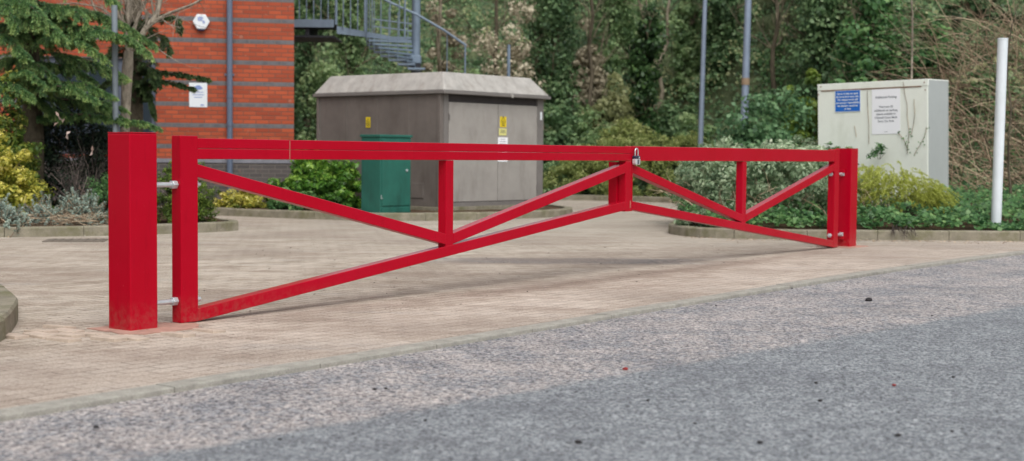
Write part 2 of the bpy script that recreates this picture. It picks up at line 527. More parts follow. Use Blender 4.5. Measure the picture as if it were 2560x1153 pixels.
class MB:
    def __init__(s):
        s.v, s.f = [], []

    def add(s, vs, fs):
        k = len(s.v)
        s.v += [tuple(map(float, p)) for p in vs]
        s.f += [tuple(k + i for i in f) for f in fs]
        return s

    def box(s, x0, x1, y0, y1, z0, z1):
        return s.add([(x0, y0, z0), (x1, y0, z0), (x1, y1, z0), (x0, y1, z0), (x0, y0, z1), (x1, y0, z1), (x1, y1, z1), (x0, y1, z1)],
                     [(3, 2, 1, 0), (4, 5, 6, 7), (0, 1, 5, 4), (1, 2, 6, 5), (2, 3, 7, 6), (3, 0, 4, 7)])

    def prism(s, poly, y0, y1):
        """poly of (x, z), counter-clockwise seen from -y, extruded along y"""
        n = len(poly)
        vs = [(x, y0, z) for x, z in poly] + [(x, y1, z) for x, z in poly]
        fs = [tuple(range(n)), tuple(range(2 * n - 1, n - 1, -1))]
        fs += [(i, i + n, (i + 1) % n + n, (i + 1) % n) for i in range(n)]
        return s.add(vs, fs)

    def slab(s, poly, z0, z1):
        n = len(poly)
        vs = [(x, y, z0) for x, y in poly] + [(x, y, z1) for x, y in poly]
        fs = [tuple(range(n - 1, -1, -1)), tuple(range(n, 2 * n))]
        fs += [(i, (i + 1) % n, (i + 1) % n + n, i + n) for i in range(n)]
        return s.add(vs, fs)

    def tube(s, p0, p1, r0, r1=None, n=12, cap=True):
        r1 = r0 if r1 is None else r1
        p0, p1 = np.array(p0, float), np.array(p1, float)
        d = p1 - p0
        d /= np.linalg.norm(d) + 1e-9
        a = np.cross(d, [0, 0, 1.]) if abs(d[2]) < .9 else np.cross(d, [1., 0, 0])
        a /= np.linalg.norm(a)
        b = np.cross(d, a)
        vs = []
        for p, r in ((p0, r0), (p1, r1)):
            for i in range(n):
                th = 2 * math.pi * i / n
                vs.append(p + r * (math.cos(th) * a + math.sin(th) * b))
        fs = [(i, (i + 1) % n, (i + 1) % n + n, i + n) for i in range(n)]
        if cap:
            fs += [tuple(range(n - 1, -1, -1)), tuple(range(n, 2 * n))]
        return s.add(vs, fs)

    def sweep(s, pts, r, n=10):
        for a, b in zip(pts[:-1], pts[1:]):
            s.tube(a, b, r, r, n)
        return s

    def build(s, name, mat, parent=None, bevel=0, smooth=False, seg=2):
        o3 = org(parent)
        me = bpy.data.meshes.new(name)
        me.from_pydata([(a - o3[0], b - o3[1], c - o3[2]) for a, b, c in s.v], [], s.f)
        me.update()
        bm = bmesh.new()
        bm.from_mesh(me)
        bmesh.ops.recalc_face_normals(bm, faces=bm.faces)
        bm.to_mesh(me)
        bm.free()
        if smooth:
            me.polygons.foreach_set('use_smooth', [True] * len(me.polygons))
            try:
                me.set_sharp_from_angle(angle=R(40))
            except Exception:
                pass
        return link(name, me, mat, parent, bevel, seg)


def np_mesh(name, verts, faces, mat, parent=None, tone=None, smooth=False):
    """quads: faces (n,4)"""
    verts = np.asarray(verts, np.float32) - org(parent).astype(np.float32)
    faces = np.asarray(faces, np.int32)
    me = bpy.data.meshes.new(name)
    me.vertices.add(len(verts))
    me.vertices.foreach_set('co', verts.ravel())
    k = faces.shape[1]
    me.loops.add(faces.size)
    me.loops.foreach_set('vertex_index', faces.ravel())
    me.polygons.add(len(faces))
    me.polygons.foreach_set('loop_start', np.arange(0, faces.size, k, dtype=np.int32))
    me.polygons.foreach_set('loop_total', np.full(len(faces), k, np.int32))
    if smooth:
        me.polygons.foreach_set('use_smooth', np.ones(len(faces), bool))
    if tone is not None:
        a = me.attributes.new('tone', 'FLOAT', 'FACE')
        a.data.foreach_set('value', np.clip(tone, 0, 1).astype(np.float32))
    me.update(calc_edges=True)
    return link(name, me, mat, parent)


def unit(a):
    return a / (np.linalg.norm(a, axis=-1, keepdims=True) + 1e-9)


def leaf_quads(C, N, L, Wd, rng, fold=.25, T=None):
    """diamond leaves at C with normals N, long L, wide Wd (scalars or arrays); T optional long direction"""
    n = len(C)
    N = unit(N)
    if T is None:
        T = rng.normal(size=(n, 3))
    T = unit(T - N * (T * N).sum(1, keepdims=True))
    B = np.cross(N, T)
    L = np.broadcast_to(np.asarray(L, float), (n,))[:, None]
    Wd = np.broadcast_to(np.asarray(Wd, float), (n,))[:, None]
    v = np.empty((n, 4, 3))
    v[:, 0] = C - T * L / 2
    v[:, 1] = C + B * Wd / 2 + N * fold * Wd / 2 - T * L * .05
    v[:, 2] = C + T * L / 2 - N * fold * L / 3
    v[:, 3] = C - B * Wd / 2 + N * fold * Wd / 2 - T * L * .05
    return v.reshape(-1, 3), np.arange(4 * n).reshape(n, 4)


def clump_leaves(centers, radii, per, rng, up=.35, jitter=.5, squash=.8):
    """leaf centres, normals and tones for clumps of leaves"""
    k = len(centers)
    radii = np.broadcast_to(np.asarray(radii, float), (k,))
    d = unit(rng.normal(size=(k, per, 3)))
    rr = rng.uniform(.35, 1.08, size=(k, per, 1)) ** .6
    P = centers[:, None, :] + d * rr * radii[:, None, None] * np.array([1, 1, squash])
    N = d + np.array([0, 0, up]) + rng.normal(size=d.shape) * jitter
    ct = rng.uniform(-.22, .22, size=(k, 1))
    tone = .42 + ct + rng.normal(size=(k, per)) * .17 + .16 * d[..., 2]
    return P.reshape(-1, 3), N.reshape(-1, 3), tone.ravel()


def seg_mesh(name, segs, mat, parent=None, n=5, tone=None):
    A = np.array([s_[0] for s_ in segs], float)
    B = np.array([s_[1] for s_ in segs], float)
    r0 = np.array([s_[2] for s_ in segs])[:, None]
    r1 = np.array([s_[3] for s_ in segs])[:, None]
    d = unit(B - A)
    ref = np.where(np.abs(d[:, 2:3]) < .9, np.array([[0, 0, 1.]]), np.array([[1., 0, 0]]))
    a = unit(np.cross(d, ref))
    b = np.cross(d, a)
    k = len(segs)
    v = np.empty((k, 2 * n, 3))
    for i in range(n):
        th = 2 * math.pi * i / n
        o = math.cos(th) * a + math.sin(th) * b
        v[:, i] = A + o * r0
        v[:, n + i] = B + o * r1
    f = np.empty((k, n, 4), int)
    base = np.arange(k)[:, None] * 2 * n
    i = np.arange(n)[None, :]
    f[:, :, 0] = base + i
    f[:, :, 1] = base + (i + 1) % n
    f[:, :, 2] = base + (i + 1) % n + n
    f[:, :, 3] = base + i + n
    if tone is not None:
        tone = np.repeat(np.asarray(tone), n)
    return np_mesh(name, v.reshape(-1, 3), f.reshape(-1, 4), mat, parent, tone, smooth=True)


def branch(p, d, length, r, depth, rng, segs, spread=.6, up=.1, nseg=4, kids=(2, 4), shrink=.62):
    """recursive bare branching"""
    p = np.array(p, float)
    d = unit(np.array(d, float))
    pts = [p]
    for i in range(nseg):
        d = unit(d + rng.normal(size=3) * .13 + np.array([0, 0, up * .3]))
        q = p + d * length / nseg
        ra = r * (1 - .55 * i / nseg)
        rb = r * (1 - .55 * (i + 1) / nseg)
        segs.append((p, q, ra, rb))
        p = q
        pts.append(p)
    if depth <= 0:
        return
    for _ in range(rng.integers(*kids) + 1):
        i = rng.integers(1, nseg + 1)
        nd = unit(d + rng.normal(size=3) * spread + np.array([0, 0, up]))
        branch(pts[i], nd, length * shrink * rng.uniform(.7, 1.15), r * (1 - .55 * i / nseg) * .62, depth - 1, rng, segs, spread, up, max(2, nseg - 1), kids, shrink)


# ================================================================== THE SETTING
def sheet(name, poly, z, mat):
    me = bpy.data.meshes.new(name)
    me.from_pydata([(x, y, z) for x, y in poly], [], [tuple(range(len(poly)))])
    me.update()
    bm = bmesh.new(); bm.from_mesh(me)
    bmesh.ops.recalc_face_normals(bm, faces=bm.faces)
    for f in bm.faces:
        if f.normal.z < 0: f.normal_flip()
    bmesh.ops.triangulate(bm, faces=bm.faces)
    bm.to_mesh(me); bm.free()
    return tag(link(name, me, mat), kind='structure')


M['ground'] = concrete('far_ground', S(150, 142, 130), .3)
sheet('ground', [(-260, -200), (260, -200), (260, 320), (-260, 320)], -.03, M['ground'])

EDGE = [(-9.2, -5.2), (-4.5, 1.9), (-3.1, 3.9), (-1.99, 5.48), (-1.48, 6.19), (-.84, 7.07), (-.15, 8.04), (.15, 8.46), (1.26, 10.05), (2.53, 11.8), (3.75, 13.44), (5.7, 15.8), (7.1, 17.45), (8.2, 18.6), (12, 23)]


def offset_line(pts, d):
    """shift a polyline to its left by d"""
    pts = [np.array(p, float) for p in pts]
    out = []
    for i, p in enumerate(pts):
        a = pts[max(0, i - 1)]
        b = pts[min(len(pts) - 1, i + 1)]
        t_ = unit(b - a)
        out.append(p + d * np.array([-t_[1], t_[0]]))
    return out


def resample(pts, step):
    pts = [np.array(p, float) for p in pts]
    # Catmull-Rom then even spacing
    fine = []
    for i in range(len(pts) - 1):
        p0, p1, p2, p3 = pts[max(0, i - 1)], pts[i], pts[i + 1], pts[min(len(pts) - 1, i + 2)]
        for u in np.linspace(0, 1, 12, endpoint=False):
            fine.append(.5 * ((2 * p1) + (-p0 + p2) * u + (2 * p0 - 5 * p1 + 4 * p2 - p3) * u ** 2 + (-p0 + 3 * p1 - 3 * p2 + p3) * u ** 3))
    fine.append(pts[-1])
    fine = np.array(fine)
    s_ = np.concatenate([[0], np.cumsum(np.linalg.norm(np.diff(fine, axis=0), axis=1))])
    n = max(2, int(round(s_[-1] / step)) + 1)
    q = np.linspace(0, s_[-1], n)
    return np.stack([np.interp(q, s_, fine[:, k]) for k in range(2)], 1)


edge_in = offset_line(EDGE, .135)
road = [tuple(p) for p in EDGE] + [(60, 40), (60, -60), (-30, -60), (-30, -30)]
sheet('road', road, -.02, M['asphalt'])
paving = [tuple(p) for p in edge_in] + [(12, 48), (-40, 48), (-40, -5)]
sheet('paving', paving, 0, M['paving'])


def kerb(name, pts, mat, width=.13, h=.125, depth=.08, stone=.92, gap=.007, cham=.018, label=None):
    """row of kerb stones; pts run along the exposed face, the kerb body lies to their left"""
    L = resample(pts, .23)
    inner = np.array(offset_line(list(L), width))
    mb = MB()
    per = max(1, int(round(stone / .23)))
    i = 0
    rng = np.random.default_rng(len(pts) * 7)
    while i < len(L) - 1:
        j = min(i + per, len(L) - 1)
        o = L[i:j + 1].copy(); n_ = inner[i:j + 1].copy()
        dz = rng.normal() * .002
        for arr in (o, n_):
            d0 = unit(arr[1] - arr[0]); d1 = unit(arr[-1] - arr[-2])
            arr[0] = arr[0] + d0 * gap / 2; arr[-1] = arr[-1] - d1 * gap / 2
        vs, fs = [], []
        for a, b in zip(o, n_):
            w = unit(b - a)
            vs += [(a[0], a[1], -depth), (a[0], a[1], h - cham + dz), (*(a + w * cham * .7), h + dz), (b[0], b[1], h + dz), (b[0], b[1], -depth)]
        for k in range(len(o) - 1):
            for e in range(4):
                p = k * 5 + e
                fs.append((p, p + 1, p + 6, p + 5))
        fs.append((4, 3, 2, 1, 0)); z = (len(o) - 1) * 5
        fs.append((z, z + 1, z + 2, z + 3, z + 4))
        mb.add(vs, fs)
        i = j
    return tag(mb.build(name, mat), kind='structure')


kerb('kerb_edging', EDGE, M['edging'], width=.13, h=.006, depth=.06, cham=.004, stone=.92, gap=.008)
K_FRONT = [(-3.6, 6.2), (-3.05, 6.75), (-2.8, 7.25), (-2.77, 7.66), (-2.9, 8.23), (-3.07, 8.8), (-3.25, 9.2), (-3.52, 9.72), (-3.95, 10.25), (-4.8, 10.8), (-6.5, 11.3)]
kerb('kerb', K_FRONT, M['kerb'])
K_LEFT = [(-9.5, 15.6), (-8, 16.2), (-6.12, 16.92), (-5.58, 17.17), (-4.97, 17.48), (-4.47, 17.87), (-4.03, 18.31), (-3.68, 18.84), (-3.74, 19.25), (-4.25, 20.1), (-5.0, 21.5), (-5.9, 23.2)]
kerb('kerb', K_LEFT, M['kerb'])
K_BLD = [(-7.2, 24.3), (-5.1, 23.48), (-4.29, 23.03), (-3.0, 22.25), (-1.74, 22.0), (-.51, 22.62), (.4, 23.5), (.93, 24.35), (1.05, 25.2), (.7, 26.6), (-.4, 28.5)]
kerb('kerb', K_BLD, M['kerb'])
K_RIGHT = [(3.0, 25), (2.5, 21.5), (2.21, 19.8), (2.12, 19.1), (2.24, 18.55), (2.5, 18.2), (2.91, 18.03), (3.64, 17.93), (4.39, 18.0), (5.2, 18.04), (6.54, 18.08), (7.5, 18.3), (8.6, 19.3), (12, 23.3)]
kerb('kerb', K_RIGHT, M['kerb'])
K_FAR = [(-4, 35.5), (-.5, 33.7), (.93, 33.19), (2.04, 32.91), (3.66, 31.69), (5.2, 30.2), (6.6, 28.6)]
kerb('kerb', K_FAR, M['kerb'])


def bed(name, front, backs, z0, slope, nrow=12, bump=.02, seed=3):
    rng = np.random.default_rng(seed)
    front = [np.array(p, float) for p in front]
    vs, fs = [], []
    for p, yb in zip(front, backs):
        for j in range(nrow):
            u = j / (nrow - 1)
            y = p[1] + (yb - p[1]) * u
            vs.append((p[0], y, z0 + slope * (y - p[1]) + (rng.normal() * bump if 0 < j else 0)))
    for i in range(len(front) - 1):
        for j in range(nrow - 1):
            a = i * nrow + j
            fs.append((a, a + nrow, a + nrow + 1, a + 1))
    me = bpy.data.meshes.new(name)
    me.from_pydata(vs, [], fs)
    me.polygons.foreach_set('use_smooth', [True] * len(fs))
    return tag(link(name, me, M['soil']), kind='structure')


bed('planting_bed', [(-9.4, 15.8), (-8, 16.34), (-6.17, 17.04), (-5.64, 17.28), (-5.03, 17.6), (-4.56, 17.97), (-4.14, 18.38), (-3.84, 18.82)],
    [27, 27, 24, 22.7, 21.3, 20.4, 19.7, 19.05], .1, .01)
bed('planting_bed', [(-7.2, 24.4), (-5.05, 23.6), (-4.2, 23.13), (-2.95, 22.37), (-1.76, 22.12), (-.58, 22.73), (.3, 23.6), (.83, 24.4)],
    [29, 29, 29, 29, 29, 29, 28, 26], .108, 0, bump=.004)
SB = .07   # rise of the right-hand bed
bed('planting_bed', [(2.28, 19.3), (2.36, 18.8), (2.62, 18.32), (2.95, 18.15), (3.64, 18.06), (4.39, 18.13), (5.2, 18.17), (6.54, 18.21), (7.45, 18.42), (8.5, 19.4), (11.9, 23.4)],
    [19.6, 20.2, 21.4, 22, 22.2, 23, 25, 27, 28, 28, 28], .115, SB)
sheet('planting_bed', [(-9, 5.5), (-3.55, 6.33), (-3.1, 6.87), (-2.92, 7.3), (-2.9, 7.68), (-3.02, 8.27), (-3.19, 8.85), (-3.37, 9.26), (-3.63, 9.79), (-4.03, 10.33), (-4.85, 10.9), (-6.5, 11.4), (-9, 11.6)], .105, M['soil'])

# hill
FX = [-70, -20, 0, 4.2, 6.4, 7.0, 7.6, 9, 12, 40]
FY = [44, 40, 37.2, 34.8, 30.5, 26, 23.6, 22.6, 23.8, 33]


def hill_z(x, y):
    yf = np.interp(x, FX, FY)
    h = np.maximum(0, y - yf)
    return .12 + 7.5 * np.tanh(h * .82 / 7.5) + .0 * h


gx = np.concatenate([np.linspace(-70, -14, 15)[:-1], np.linspace(-14, 18, 70), np.linspace(18, 60, 12)[1:]])
gt = np.concatenate([np.linspace(-.6, 14, 42), np.linspace(14, 60, 14)[1:]])
rng = np.random.default_rng(5)
vs = []
for x in gx:
    yf = np.interp(x, FX, FY)
    for tt in gt:
        y = yf + tt
        z = hill_z(x, y) + (rng.normal() * .12 if tt > .2 else 0) - (.3 if tt < 0 else 0)
        vs.append((x + rng.normal() * .05, y, z))
ng = len(gt)
fs = [(i * ng + j, (i + 1) * ng + j, (i + 1) * ng + j + 1, i * ng + j + 1) for i in range(len(gx) - 1) for j in range(ng - 1)]
me = bpy.data.meshes.new('hill')
me.from_pydata(vs, [], fs)
me.polygons.foreach_set('use_smooth', [True] * len(fs))
tag(link('hill', me, M['hill']), kind='structure')

# mortar haunching round the post feet
O2 = V(-2.195, 8.144)
TH = .93955
DD = V(math.cos(TH), math.sin(TH)); NN = V(-math.sin(TH), math.cos(TH))


def gp(s_, o_):
    return tuple(O2 + DD * s_ + NN * o_)


def patch(name, cs, z):
    rng = np.random.default_rng(9)
    pts = []
    for i, a in enumerate(cs):
        b = cs[(i + 1) % len(cs)]
        for u in np.linspace(0, 1, 5, endpoint=False):
            q = np.array(a) * (1 - u) + np.array(b) * u
            pts.append(gp(*(q + rng.normal(size=2) * .012)))
    mb = MB().slab(pts, -.02, z)
    return tag(mb.build(name, M['mortar']), kind='structure')


patch('mortar_patch', [(-.11, -.06), (-.02, -.19), (.36, -.2), (.5, .04), (.33, .27), (-.07, .3)], .005)
patch('mortar_patch', [(10.2, -.1), (10.75, -.12), (10.8, .34), (10.25, .36)], .005)

# ================================================================== THE GATE
def gate_post(s0, z, label, lug_side):
    r = thing('gate_post', label, 'gate post', (*gp(s0 + .1, .1), 0), TH, 'square red gate posts')
    MB().box(-.1, .1, -.1, .1, -.15, z - .006).build('shaft', M['red'], r, bevel=.008, seg=3)
    MB().box(-.1005, .1005, -.1005, .1005, z - .006, z).build('cap', M['red'], r, bevel=.003)
    for zz in (.885, .105):
        x0 = .1 * lug_side
        MB().box(min(x0, x0 + .035 * lug_side), max(x0, x0 + .035 * lug_side), -.03, .03, zz - .02, zz + .02).build('lug', M['red'], r, bevel=.004)
    return r


gate_post(0, 1.15, 'nearer square red post at the left end of the closed gate', 1)
gate_post(10.401, 1.152, 'farther square red post at the right end of the gate, near the hedge', -1)


def leaf_parts(r, hs0, hs1, ms0, ms1, zb_h, zb_m, k, ztop, z_h, stc, kk, seam):
    """parts of one gate leaf in its own axes (x along the gate). hs: hinge stile, ms: meeting stile, strut centred on stc"""
    red = M['red']
    sgn = 1 if ms0 > hs0 else -1
    a, b = (hs1, ms0) if sgn > 0 else (ms1, hs0)
    MB().box(hs0, hs1, -.0415, .0415, .006, z_h).build('hinge_stile', red, r, bevel=.004)
    MB().box(ms0, ms1, -.0385, .0385, zb_m - .012, .994).build('meeting_stile', red, r, bevel=.004)
    rail0, rail1 = (hs1, ms1) if sgn > 0 else (ms0, hs0)
    mb = MB()
    if seam:
        sx_ = rail0 + .78
        mb.box(rail0, sx_ - .0008, -.04, .04, .996, 1.0595); mb.box(rail0, sx_ - .0008, -.04, .04, 1.061, ztop)
        mb.box(sx_ + .0008, rail1, -.04, .04, .996, 1.0595); mb.box(sx_ + .0008, rail1, -.04, .04, 1.061, ztop)
    else:
        mb.box(rail0, rail1, -.04, .04, .996, ztop)
    tr = mb.build('top_rail', red, r, bevel=.004)
    if seam:
        MB().box(sx_ - .004, sx_ + .004, -.0412, -.0395, .998, ztop - .004).build('weld_seam', M['weld'], tr)
    st0, st1 = stc - .045, stc + .045
    MB().box(st0, st1, -.0375, .0375, kk - .01, .994).build('strut', red, r, bevel=.004)
    zb = lambda x: np.interp(x, sorted([a, b]), [zb_h, zb_m] if sgn > 0 else [zb_m, zb_h])
    # bottom rail
    MB().prism([(a, zb(a)), (b, zb(b)), (b, zb(b) + .078), (a, zb(a) + .078)], -.04, .04).build('bottom_rail', red, r, bevel=.004)
    # braces
    zs = zb(stc) + .084
    lo0, lo1 = zs + .004, zs + .084
    MB().prism([(a, .887), (st0, lo0), (st0, lo1), (a, .966)], -.039, .039).build('diagonal_brace', red, r, bevel=.004)
    MB().prism([(st1, lo0), (b, .887), (b, .972), (st1, lo1)], -.039, .039).build('diagonal_brace', red, r, bevel=.004)


def hinge(r, x_post, x_s0, x_s1, z, name='hinge_bolt'):
    """threaded eye bolt from post into the stile, with nuts either side"""
    s_ = 1 if x_s0 > x_post else -1
    rod = MB().tube((x_post, 0, z), (x_s1 + .05 * s_, 0, z), .0125, n=16)
    o = rod.build(name, M['zinc'], r, smooth=True)
    MB().tube((x_post + .02 * s_, 0, z), (x_s0 - .036 * s_, 0, z), .0155, n=16).build('sleeve', M['zinc'], o, smooth=True)
    for x0, x1, rr in ((x_s0 - .038 * s_, x_s0 - .002 * s_, .027), (x_s1 + .002 * s_, x_s1 + .026 * s_, .026)):
        MB().tube((x0, 0, z), (x1, 0, z), rr, n=6).build('nut', M['zinc'], o, bevel=.002)
    MB().box(min(x_post, x_post + .022 * s_), max(x_post, x_post + .022 * s_), -.022, .022, z - .022, z + .022).build('washer', M['zinc'], o, bevel=.003)
    return o


S0 = .49
g1 = thing('gate_leaf', 'nearer red steel barrier leaf hung on the left post, its top rail two bars deep', 'gate', (*gp(S0, .1), 0), TH, 'red swing barrier leaves')
leaf_parts(g1, .425 - S0, .56 - S0, 5.507 - S0, 5.606 - S0, .006, .556, 0, 1.123, 1.137, 3.012 - S0, .28 + .08, True)
hinge(g1, .2 - S0, .425 - S0, .56 - S0, .842)
hinge(g1, .2 - S0, .425 - S0, .56 - S0, .138)
# stop plate behind the meeting stile
MB().box(5.49 - S0, 5.56 - S0, .0395, .13, .585, .985).build('stop_plate', M['red'], g1, bevel=.003)
MB().box(5.585 - S0, 5.602 - S0, -.0405, -.0385, .575, .64).build('weld_seam', M['weld'], g1)
S1 = 10.1
g2 = thing('gate_leaf', 'farther red steel barrier leaf hung on the right post, single deep top rail', 'gate', (*gp(S1, .1), 0), TH, 'red swing barrier leaves')
leaf_parts(g2, 10.07 - S1, 10.2 - S1, 5.6105 - S1, 5.632 - S1, .01, .556, 0, 1.128, 1.139, 7.82 - S1, .28 + .08, False)
hinge(g2, 10.401 - S1, 10.2 - S1, 10.07 - S1, .852)
hinge(g2, 10.401 - S1, 10.2 - S1, 10.07 - S1, .146)

# padlock
pl = thing('padlock', 'silver and navy combination padlock hanging where the two leaves meet', 'padlock', (*gp(5.648, .037), .968), TH)
mb = MB()
pts = [(-.022 + 0, 0, .05), (-.022, 0, .1)] + [(-.022 * math.cos(a), 0, .1 + .024 * math.sin(a)) for a in np.linspace(.2, math.pi - .2, 9)] + [(.022, 0, .1), (.022, 0, .05)]
mb.sweep(pts, .0062, 10)
mb.build('shackle', M['steel'], pl, smooth=True)
MB().prism([(-.036, .005), (-.03, -.006), (.03, -.006), (.036, .005), (.036, .0405), (-.036, .0405)], -.016, .016).build('body', M['dial'], pl, bevel=.003)
MB().prism([(-.0365, .041), (.0365, .041), (.0365, .058), (.03, .066), (-.03, .066), (-.0365, .058)], -.017, .017).build('collar', M['lockbody'], pl, bevel=.004)
MB().box(-.017, .017, -.019, -.0165, .0, .038).build('dial_plate', M['zinc'], pl, bevel=.001)
for dz in (.0035, .0125, .0215, .0295):
    MB().box(-.013, .013, -.0215, -.0190, dz, dz + .0055).build('dial', M['ink'], pl, bevel=.0006)
MB().tube((.016, -.0172, .051), (.016, -.0195, .051), .007, n=14).build('badge', M['dial'], pl)
pl.scale = (1.12, 1.12, 1.12)

# ================================================================== BUILDING
BA = R(13)
br = V(*at(735, 400, 25.6)[:2], 0)
bd = thing('brick_building', 'orange brick building with dark brick bands and grey plinth at the left', 'building', tuple(br), BA)
# local x runs along the wall (negative to the left), y into the building
px2x = lambda px, py=200: None


def wall_local(px, py):
    d = _fw + _rt * (px - 1280) / F_PX - _up * (py - 576.5) / F_PX
    n_ = np.array([math.sin(BA), -math.cos(BA), 0])
    t_ = (br @ n_ - np.array([0, 0, CAM_Z]) @ n_) / (d @ n_)
    p = np.array([0, 0, CAM_Z]) + d * t_
    q = p - br
    return q[0] * math.cos(BA) + q[1] * math.sin(BA), q[2]


xb, zb0 = wall_local(733, 107)      # a dark band's middle: sets the banding
zb0 = zb0 - .0375
zb0 = zb0 - .375 * 12
M['brick'] = brick_mat('orange_brick_banded', S(188, 92, 62), S(152, 72, 52), S(122, 82, 68), S(96, 94, 97), zb0)
M['plinth'] = brick_mat('blue_grey_plinth_brick', S(84, 80, 80), S(100, 94, 92), S(118, 112, 106))
zp = wall_local(640, 398)[1]
zsill = wall_local(640, 408)[1]
wx1, wz1 = wall_local(389, 148)
wx0 = wall_local(40, 148)[0]
wz0 = zp + .06
TOPZ = 10.2
mb = MB()
LEFT = -16.
for x0, x1, z0, z1 in ((wx1, 0, zp, TOPZ), (LEFT, wx0, zp, TOPZ), (wx0, wx1, wz1, TOPZ), (wx0, wx1, zp, wz0)):
    mb.box(x0, x1, 0, .3, z0, z1)
mb.box(-.3, 0, .3, 11, zp, TOPZ)
mb.build('wall', M['brick'], bd)
MB().box(LEFT, .02, -.022, .28, -.1, zsill).build('plinth', M['plinth'], bd)
MB().box(LEFT, .024, -.035, .28, zsill, zp).build('plinth_course', plain('plinth_cap_brick', S(128, 128, 136), .8, 0, .2, 8), bd)
MB().box(LEFT, .3, -.3, 11.2, TOPZ, TOPZ + .25).build('roof', M['pipe'], bd)
mb = MB()
w_ = .07
def ring(x0, x1, z0, z1, w, y0, y1):
    o_ = [(x0, z0), (x1, z0), (x1, z1), (x0, z1)]
    i_ = [(x0 + w, z0 + w), (x1 - w, z0 + w), (x1 - w, z1 - w), (x0 + w, z1 - w)]
    vs = [(x, y0, z) for x, z in o_ + i_] + [(x, y1, z) for x, z in o_ + i_]
    fs = []
    for k in range(4):
        l_ = (k + 1) % 4
        fs += [(k, l_, l_ + 4, k + 4), (k + 8, k + 12, l_ + 12, l_ + 8), (k, k + 8, l_ + 8, l_), (k + 4, l_ + 4, l_ + 12, k + 12)]
    return vs, fs


wn = mb.add(*ring(wx0, wx1, wz0, wz1, w_, .06, .14)).build('window', M['frame'], bd)
nm_ = 4
for i in range(nm_ + 1):
    x = wx0 + (wx1 - wx0 - w_) * i / nm_
    MB().box(x, x + w_, .05, .15, wz0 + w_, wz1 - w_).build('mullion', M['frame'], wn)
for i in range(nm_):
    x = wx0 + (wx1 - wx0 - w_) * i / nm_
    MB().box(x + w_, x + (wx1 - wx0 - w_) / nm_, .09, .1, wz0 + w_, wz1 - w_).build('pane', M['glass'], wn)
MB().box(wx0 - .02, wx1 + .02, .3, 4, wz0 - .1, wz1 + .1).build('room_recess', M['dark'], bd)
# downpipe
xd = wall_local(574, 200)[0]
dp = MB()
for z0, z1 in ((.05, 1.55), (1.565, 2.05), (2.065, 4.2), (4.21, 6.8), (6.81, TOPZ)):
    dp.tube((xd, -.075, z0), (xd, -.075, z1), .052, n=16)
for z in (1.55, 2.05, 4.2, 6.8):
    dp.tube((xd, -.075, z - .045), (xd, -.075, z + .025), .058, n=16)
dpo = dp.build('downpipe', M['pipe'], bd, smooth=True)
for z in (.9, 2.4, 3.9, 5.6, 7.6):
    MB().box(xd - .085, xd + .085, -.02, 0, z, z + .04).build('bracket', M['pipe'], dpo)

# alarm box
ax, az = wall_local(503, 55)
hw = .148


def wall_thing(name, label, cat, x, z):
    p = br + V(math.cos(BA) * x, math.sin(BA) * x, z)
    return thing(name, label, cat, tuple(p), BA)


al = wall_thing('alarm_box', 'white hexagonal burglar alarm box with blue lens high on the brick wall', 'alarm box', ax, az)
hexa = [(hw * math.cos(a), hw * math.sin(a)) for a in np.arange(6) * math.pi / 3]
MB().prism(hexa, -.075, -.001).build('case', M['white'], al, bevel=.012)
MB().prism([(-.062, -.129), (-.05, -.158), (.05, -.158), (.062, -.129)], -.068, -.005).build('strobe_lens', M['navy'], al, bevel=.006)
lg = MB()
for (x0, x1, z0, z1) in ((-.06, -.042, .02, .075), (-.036, -.018, .03, .085), (-.012, .008, .025, .085), (.014, .03, .04, .078), (-.05, .02, .01, .022), (.02, .055, -.005, .018), (.045, .06, -.03, .012), (.02, .045, -.03, -.018)):
    lg.box(x0, x1, -.0785, -.0755, z0, z1)
lg.build('emblem', M['softblue'], al)
# wall sign
sx0, sz0 = wall_local(473, 268); sx1, sz1 = wall_local(518, 208)
ws = wall_thing('wall_sign', 'white rectangular notice with blue crest fixed to the brick wall', 'sign', (sx0 + sx1) / 2, (sz0 + sz1) / 2)
hw_, hh_ = (sx1 - sx0) / 2, (sz1 - sz0) / 2
MB().box(-hw_, hw_, -.012, -.001, -hh_, hh_).build('plate', M['white'], ws, bevel=.003)
lg = MB()
lg.prism([(-.075, hh_ - .1), (-.03, hh_ - .12), (.03, hh_ - .12), (.08, hh_ - .1), (.055, hh_ - .065), (.02, hh_ - .04), (-.03, hh_ - .045), (-.06, hh_ - .07)], -.0155, -.0125)
for k, wv in enumerate((.09, .1, .07)):
    lg.box(-wv, wv, -.0155, -.0125, hh_ - .17 - k * .045, hh_ - .158 - k * .045)
lg.box(.04, .1, -.0155, -.0125, -hh_ + .03, -hh_ + .05)
lg.build('printing', M['softblue'], ws)

# ================================================================== ELECTRICITY KIOSK
KA = R(50)
kz = .108
kc = at(1101, 526, 23.4)
kr = thing('substation_kiosk', 'brown grey electricity kiosk with pale hipped roof and double doors', 'kiosk', (kc[0], kc[1], kz), KA)
LX, LY, HZ = 2.68, 3.0, 1.93
mb = MB()
mb.box(0, .06, 0, LY, .06, HZ)                                     # left face
mb.box(.06, LX, LY - .06, LY, .06, HZ)                             # back
mb.box(LX - .06, LX, .06, LY - .06, .06, HZ)                       # far side
kb = mb.build('body', M['kiosk'], kr, bevel=.006)
mb = MB()
for y in (.75, 1.5, 2.25):
    mb.box(-.006, .002, y - .012, y + .012, .06, HZ)
mb.box(-.022, .002, .0, .06, .06, HZ); mb.box(-.022, .002, LY - .06, LY, .06, HZ)
mb.build('panel_rib', M['kiosk'], kb, bevel=.003)
MB().box(-.012, -.001, .38, .66, .2, .45).build('vent_panel', M['kiosk'], kr, bevel=.004)
MB().box(-.03, LX + .03, -.03, LY + .03, -.02, .06).build('base', M['kerb'], kr, bevel=.01)
